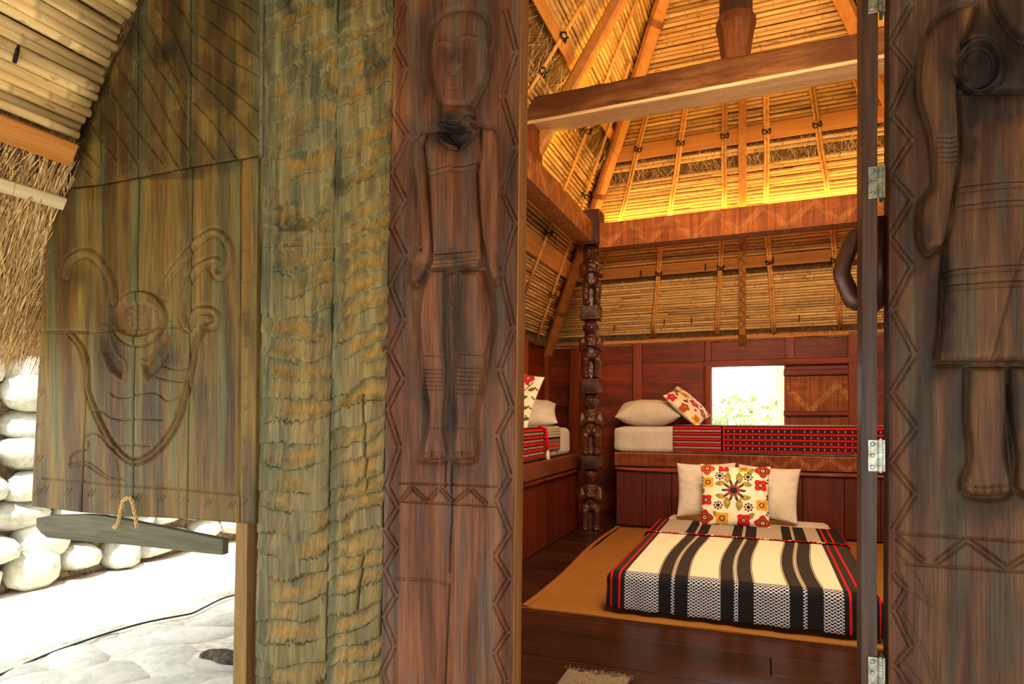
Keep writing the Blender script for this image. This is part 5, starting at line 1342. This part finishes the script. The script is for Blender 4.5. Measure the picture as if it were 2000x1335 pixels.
# --- right door leaf, hinged on the jamb, carved with a second figure
FR = 1.50
def RPt(px, py): return onY(px, py, FR-.02)
ring = [(1912+42*math.cos(t_), 127+48*math.sin(t_)) for t_ in np.linspace(0, 2*math.pi, 40)]
armR = smooth_line([(1905,8),(1868,15),(1826,45),(1804,90),(1796,150),(1800,200),(1818,260),(1826,320),(1826,360),(1802,395),(1797,430),(1800,470),(1812,493),(1826,485),(1842,480),(1850,462),(1858,440),(1862,390),(1874,330),(1877,290),(1876,240),(1872,200),(1868,120)], 4)
skirt = [(1868,180),(1876,290),(1868,350),(1852,440),(1846,540),(1840,640),(1832,708),(2000,706),(2160,704),(2160,180),(2010,180)]
legA = smooth_line([(1893,715),(1891,800),(1897,880),(1893,915),(1883,945),(1892,964),(1930,971),(1968,964),(1975,940),(1966,900),(1962,860),(1967,790),(1965,715)], 4)
legB = smooth_line([(1974,715),(1972,800),(1985,880),(1985,930),(1988,955),(2020,968),(2060,962),(2068,930),(2058,860),(2060,780),(2058,715)], 4)
headR = smooth_line([(2010,-150),(1960,-130),(1930,-70),(1940,-10),(1980,60),(2020,75),(2060,60),(2100,-10),(2110,-80),(2080,-130),(2040,-150)], 4)
armR2 = [(4040-x, y) for x, y in armR]
linesR = [[(1872,372),(1940,364),(2160,352)],[(1868,408),(1940,400),(2160,386)],[(1847,533),(1920,526),(2160,512)],[(1850,562),(1930,556),(2160,545)],[(2004,460),(1965,590),(1934,706)],[(1834,708),(2160,704)]]
brace_ = [[(1828+.5*k, 268+9.5*k),(1852,271+9.5*k),(1877,264+9.5*k)] for k in range(6)]
toeR = [[(1886,947),(1900,949),(1930,949),(1975,945)]]+[[(x,948),(x+1,966)] for x in (1905,1921,1936,1951)]+[[(2000,948),(2000,964)],[(2018,948),(2018,964)]]
zzR2 = zigz([(1781,5),(1738,82),(1781,131),(1740,221),(1782,270),(1738,337),(1783,386),(1737,461),(1782,517),(1740,600),(1787,690),(1740,765),(1789,834),(1739,903),(1787,963),(1742,1036)], 5)+zigz([(1747,1045),(1806,1098)],4)+zigz([(1742,1120),(1770,1150),(1746,1192),(1780,1262),(1748,1300),(1780,1350),(1748,1420)],5)+zigz([(1826,1100),(1888,1053),(1966,1110),(2040,1064),(2110,1118)],5)
rowsR = [[(1744,1040),(1870,1049),(2160,1068)],[(1766,1101),(1900,1110),(2160,1128)]]
gouge = [smooth_line(l, 3) for l in ([(1745,1070),(1790,1125),(1810,1170)],[(1748,1090),(1765,1140)],[(1750,1180),(1790,1240),(1815,1290),(1830,1335)],[(1755,1195),(1800,1270),(1820,1335)],[(1770,1300),(1800,1335),(1810,1370)],[(1795,1148),(1812,1180)],[(1760,1215),(1782,1260)],[(1786,1160),(1820,1185)])]
def door2_h(px, py, P):
    h, gr, dm = relief_parts(px, py, [armR, skirt, legA, legB, headR, armR2], .009, 13)
    h = h+gr
    for L in (armR, legA, legB, skirt): h -= .005*np.exp(-(dpoly(px, py, L, 12, True)/2.4)**2)
    d = dpoly(px, py, ring, 30, True); h += .010*np.exp(-(d/5)**2)-.004*np.exp(-((d-9)/3)**2); s = sdf(px, py, ring, 40); h -= np.where(s > 0, .008*sstep(0, 14, s), 0)
    for L in linesR[:4]: d = dpoly(px, py, L, 12); h += .0035*np.exp(-(d/2.4)**2)-.003*np.exp(-((d-5)/1.8)**2)
    h -= .005*np.exp(-(dpoly(px, py, linesR[4], 12)/2)**2); h -= .006*np.exp(-(dpoly(px, py, linesR[5], 12)/2)**2)
    for L in brace_: h -= .004*np.exp(-(dpoly(px, py, L, 8)/1.8)**2)
    for L in toeR: h -= .004*np.exp(-(dpoly(px, py, L, 8)/1.8)**2)
    for L in zzR2+rowsR: h -= .006*np.exp(-(dpoly(px, py, L, 9)/1.8)**2)
    for L in gouge:
        d = dpoly(px, py, L, 14); h -= .0016*np.exp(-(d/2)**2)+.0008*np.sin(d*1.2)*np.exp(-(d/6)**2)
    h += .0010*(streaks(px, py, 111, 4, 80)-.5)+.003*(streaks(px, py, 112, 40, 300)-.5)
    return h
def door2_c(px, py, P, h):
    s1 = streaks(px, py, 121, 30, 300); s2 = streaks(px, py, 122, 9, 120); s3 = streaks(px, py, 123, 26, 200)
    c = mixc(np.array(srgb(104,62,38)), np.array(srgb(158,108,68)), sstep(.25,.75,s1)); c = mixc(c, np.array(srgb(102,98,76)), .6*sstep(.48,.7,s3))
    c = mixc(c, np.array(srgb(168,84,58)), .5*sstep(.45,.8,s2)*sstep(1840,1740,px)*(px < 1840))
    dm = np.full(px.shape, -999.)
    for L in (armR, legA, legB, skirt, headR): dm = np.maximum(dm, sdf(px, py, L, 60))
    rag = fbm(px/30, py/50, 126, 3)
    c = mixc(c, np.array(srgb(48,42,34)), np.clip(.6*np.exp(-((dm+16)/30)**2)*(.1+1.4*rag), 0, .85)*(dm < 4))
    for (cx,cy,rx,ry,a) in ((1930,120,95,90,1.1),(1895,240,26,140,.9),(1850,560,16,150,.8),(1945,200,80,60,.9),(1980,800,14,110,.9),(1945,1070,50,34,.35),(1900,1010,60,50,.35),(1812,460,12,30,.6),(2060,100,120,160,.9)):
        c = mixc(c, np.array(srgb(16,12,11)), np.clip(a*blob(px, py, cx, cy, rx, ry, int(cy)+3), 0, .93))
    d = np.full(px.shape, 99.)
    for L in zzR2+rowsR+toeR+[linesR[5]]: d = np.minimum(d, dpoly(px, py, L, 8))
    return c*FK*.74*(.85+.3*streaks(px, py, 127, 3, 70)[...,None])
d2 = empty('door_2', (.45, FR, 0), kind='structure')
DLX = lambda y: lerp(1737, 1735, y/1335)
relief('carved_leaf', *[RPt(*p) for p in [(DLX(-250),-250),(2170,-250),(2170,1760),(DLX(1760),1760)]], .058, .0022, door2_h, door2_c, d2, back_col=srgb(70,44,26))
# jamb
JF = 1.47
jt = onY(1683,300,JF); jb = onY(1714,300,JF)
jm = empty('trim_1', (jt.x+.015, JF, 0), kind='structure')
mb = MB(); mb.timber((( jt.x+jb.x)/2-.001, JF+.035, 0),((jt.x+jb.x)/2+.001, JF+.035, 2.2), jb.x-jt.x, .07, jit=.0006, ch=.05, side=(1,0,0), seg=.05)
mb.build('jamb', M['jamb'], jm)
# hinges
for i, yc in enumerate((-4, 357, 889, 1312)):
    hg = empty('hinge', onY(1711, yc, JF-.002), ['steel butt hinge at the very top of the dark door jamb','dull steel butt hinge on the dark jamb level with the carved back beam','bright steel butt hinge on the dark jamb level with the bench blanket','worn steel butt hinge lowest on the dark jamb near the floor'][i], 'hinge', 'hinges on the door jamb')
    x0 = onY(1695, yc, JF).x; x1 = onY(1714, yc, JF).x; x2 = onY(1724, yc, JF).x
    za = onY(1705, yc+31, JF).z; zb_ = onY(1705, yc-31, JF).z
    mb = MB(); mb.b(x0, x1, JF-.004, JF-.0005, za, zb_); mb.build('hinge_leaf', M['steel'], hg, bevel=.0008)
    mb = MB(); mb.b(x2-.002, x2+.004, JF-.003, JF+.03, za, zb_); mb.build('hinge_leaf', M['steel'], hg, bevel=.0008)
    hh = (zb_-za)/5
    for k in range(5):
        mb = MB(); mb.tube([((x1+x2)/2,JF-.004,za+hh*k+.0006),((x1+x2)/2,JF-.004,za+hh*(k+1)-.0006)], .0052, 12); mb.build('knuckle', M['steel'], hg, smooth=False)
    mb = MB(); mb.tube([((x1+x2)/2,JF-.004,za-.002),((x1+x2)/2,JF-.004,zb_+.002)], .003, 10); mb.build('pin', M['steel'], hg)
    for k in range(3):
        p = Vector(((x0+x1)/2-.001, JF-.0045, za+(zb_-za)*(.14+.36*k))); mb = MB(); mb.tube([p, p+Vector((0,-.0018,0))], [.0046,.0030], 12)
        mb.box(p+Vector((0,-.0019,0)), (.005,.0006,.001)); mb.build('screw', M['steel'], hg)
# lintel, threshold, upper panel
mb = MB(); mb.timber((-.94,F+.04,2.27),(1.2,F+.04,2.27), .10, .12, side=(0,1,0)); tag(mb.build('trim_2', M['facade_x'], loc=(0,F+.04,2.27)), kind='structure')
mb = MB(); mb.timber((-1.50,F+.05,-.02),(.9,F+.05,-.02), .10, .06, side=(0,1,0)); tag(mb.build('trim_3', M['facade_x'], loc=(0,F+.05,0)), kind='structure')
def ztop(x): return min(zl(x), zr(x), zf(F))-.02
xs_ = [-.94,-.8,-.4,0,.4,.8,1.2,1.6,1.97]
for a, b in zip(xs_[:-1], xs_[1:]):
    zb0 = 2.33 if a > -1.5 else 2.34
    if ztop(a)-zb0 < .02 and ztop(b)-zb0 < .02: continue
    mb = MB(); za_ = max(ztop(a), zb0+.005); mb.prism([(a+.001,F+.01,zb0),(b-.001,F+.01,zb0),(b-.001,F+.01,max(ztop(b),zb0+.01)),(a+.001,F+.01,za_)], (0,.03,0)); mb.build('upper_plank', M['facade'], wf)
xx = .625
while xx < XRR:
    x1_ = min(xx+random.uniform(.2,.28), XRR+.03); mb = MB(); mb.b(xx,x1_-.002,F+.05,F+.085,0,2.21); mb.build('plank', M['facade'], wf, bevel=.003); xx = x1_
mb = MB(); mb.b(.225,.70,FR+.06,FR+.10,-.02,.02)
# floor of the porch: nothing; platform edge board
mb = MB(); mb.b(-1.5,2.05,F-.0,F+.06,-.15,-.05); mb.build('platform_edge', M['wall_x'], floor)

# --- grey board hanging from the shutter by a braided rope
hb = empty('hanging_board', FP(250,1010,.0), 'long grey weathered board tied with a braided rope below the bull head shutter', 'board')
pts = [(70,1011),(100,1006),(165,1004),(196,1006),(262,1018),(340,1034),(435,1053),(434,1084),(400,1081),(270,1066),(180,1058),(91,1050),(78,1040),(70,1029)]
mb = MB(); mb.prism([FP(*p, dy=.0) for p in pts], (0,.026,0)); bd = mb.build('board', M['greyboard'], hb, bevel=.004)
def braid(pts, r, name, par):
    P = [Vector(p) for p in pts]; out = []; 
    L = [0]; 
    for a, b in zip(P[:-1], P[1:]): L.append(L[-1]+(b-a).length)
    n = 90
    def at_(s):
        for i in range(len(P)-1):
            if s <= L[i+1] or i == len(P)-2:
                t = (s-L[i])/(L[i+1]-L[i]); return P[i].lerp(P[i+1], t), (P[i+1]-P[i]).normalized()
    mb = MB()
    for k in range(3):
        pp = []
        for i in range(n+1):
            s = L[-1]*i/n; c, t = at_(s); u = t.cross(Vector((0,1,0))).normalized(); w_ = t.cross(u); a = s/(.017)*2*math.pi/3+k*2*math.pi/3
            pp.append(c+u*math.cos(a)*r+w_*math.sin(a)*r)
        mb.tube(pp, r*.78, 6)
    return mb.build(name, M['rope'], par, smooth=True, fix=False)
dy = -.022
braid([FP(222,1026,dy),FP(224,1031,dy),FP(231,1020,dy),FP(240,978,dy),FP(247,971,dy),FP(250,976,dy)], .0036, 'rope', hb)
braid([FP(247,971,dy),FP(254,971,dy),FP(259,980,dy),FP(264,1005,dy),FP(268,1030,dy)], .0036, 'rope', hb)
# --- bent wooden arm behind the jamb
p = [(1712,452),(1690,454),(1671,460),(1656,490),(1646,520),(1645,538),(1656,565),(1668,588),(1684,594),(1708,596)]
mb = MB(); P = [onY(a, b, 1.60) for a, b in smooth_line(p, 2)]
rr = np.interp(np.linspace(0,1,len(P)), [0,.25,.45,.55,.8,1], [.014,.020,.018,.018,.020,.010])
mb.tube(P, list(rr), 12)
mb.b(onY(1702,500,1.6).x, onY(1716,500,1.6).x, 1.53, 1.63, onY(1700,608,1.6).z, onY(1700,440,1.6).z)
tag(mb.build('carved_arm', M['carved_dark'], loc=onY(1684,525,1.60), smooth=True, fix=False), 'dark bent wooden arm sticking out from behind the right door jamb', 'carving')

# ------------------------------------------------------------------ porch eave on the left, outside the facade
pr = empty('ceiling', (-2.1, 1.0, 2.0), kind='structure')
zlin = onL(70,232).z; z = zlin
while z < 3.2:
    x = XL+(z-1.83)/SL_; dxp = 0
    o_ = NL*random.uniform(-.004,.006)
    pole(pr, 'bamboo_pole', Vector((x,YF+.05,z+random.uniform(-.004,.004)))+o_, Vector((x,F-.012-random.uniform(0,.02),z+random.uniform(-.004,.004)))+o_, random.uniform(.0150,.0165), M['bam_out'], 1, 8)
    z += .0292*SL_/math.sqrt(1+SL_**2)*random.uniform(.92,1.06)
pA = lambda z: Vector((XL+(z-1.83)/SL_, YF+.05, z)); pE = lambda z: Vector((XL+(z-1.83)/SL_, F-.03, z))
slope_board(pr, 'purlin_board', pA, pE, DLs, NL, onL(70,296).z, onL(70,246).z, M['orange_y'], .03)
zc_ = onL(40,366).z; pts = [onL(-60,335,.05), onL(0,361,.05), onL(90,388,.05)]
a = Vector((XL+(zc_-1.83)/SL_, YF+.1, zc_))+NL*.04; b = Vector((XL+(zc_-1.83)/SL_, 1.62, zc_))+NL*.04
mb = MB(); mb.timber(a, b, .012, .045, jit=.001, side=NL); mb.build('split_bamboo', M['bam_pale'], pr)
straw_on(pr, 'L', 15000, (1.42, onL(70,296).z+.03), (.75, 2.5), (.12,.34), M['strand'], .16, (-.04,.03))
straw_on(pr, 'L', 2500, (1.42, onL(70,296).z+.03), (.75, 2.5), (.12,.34), M['strand_dark'], .25, (-.045,.0))
straw_on(pr, 'L', 3500, (1.34, 1.5), (.75, 2.6), (.10,.22), M['strand'], .12, (-.14,.03))
straw_on(pr, 'L', 500, (zlin-.05, zlin-.01), (.75, F), (.02,.06), M['strand_dark'], .5, (.0,.02))
p = onL(30,105,.02); mb = MB(); mb.tube([onL(35,90,.01), onL(34,100,.03), onL(28,122,.02)], .006, 6); mb.build('cord_tie', M['cord'], pr)
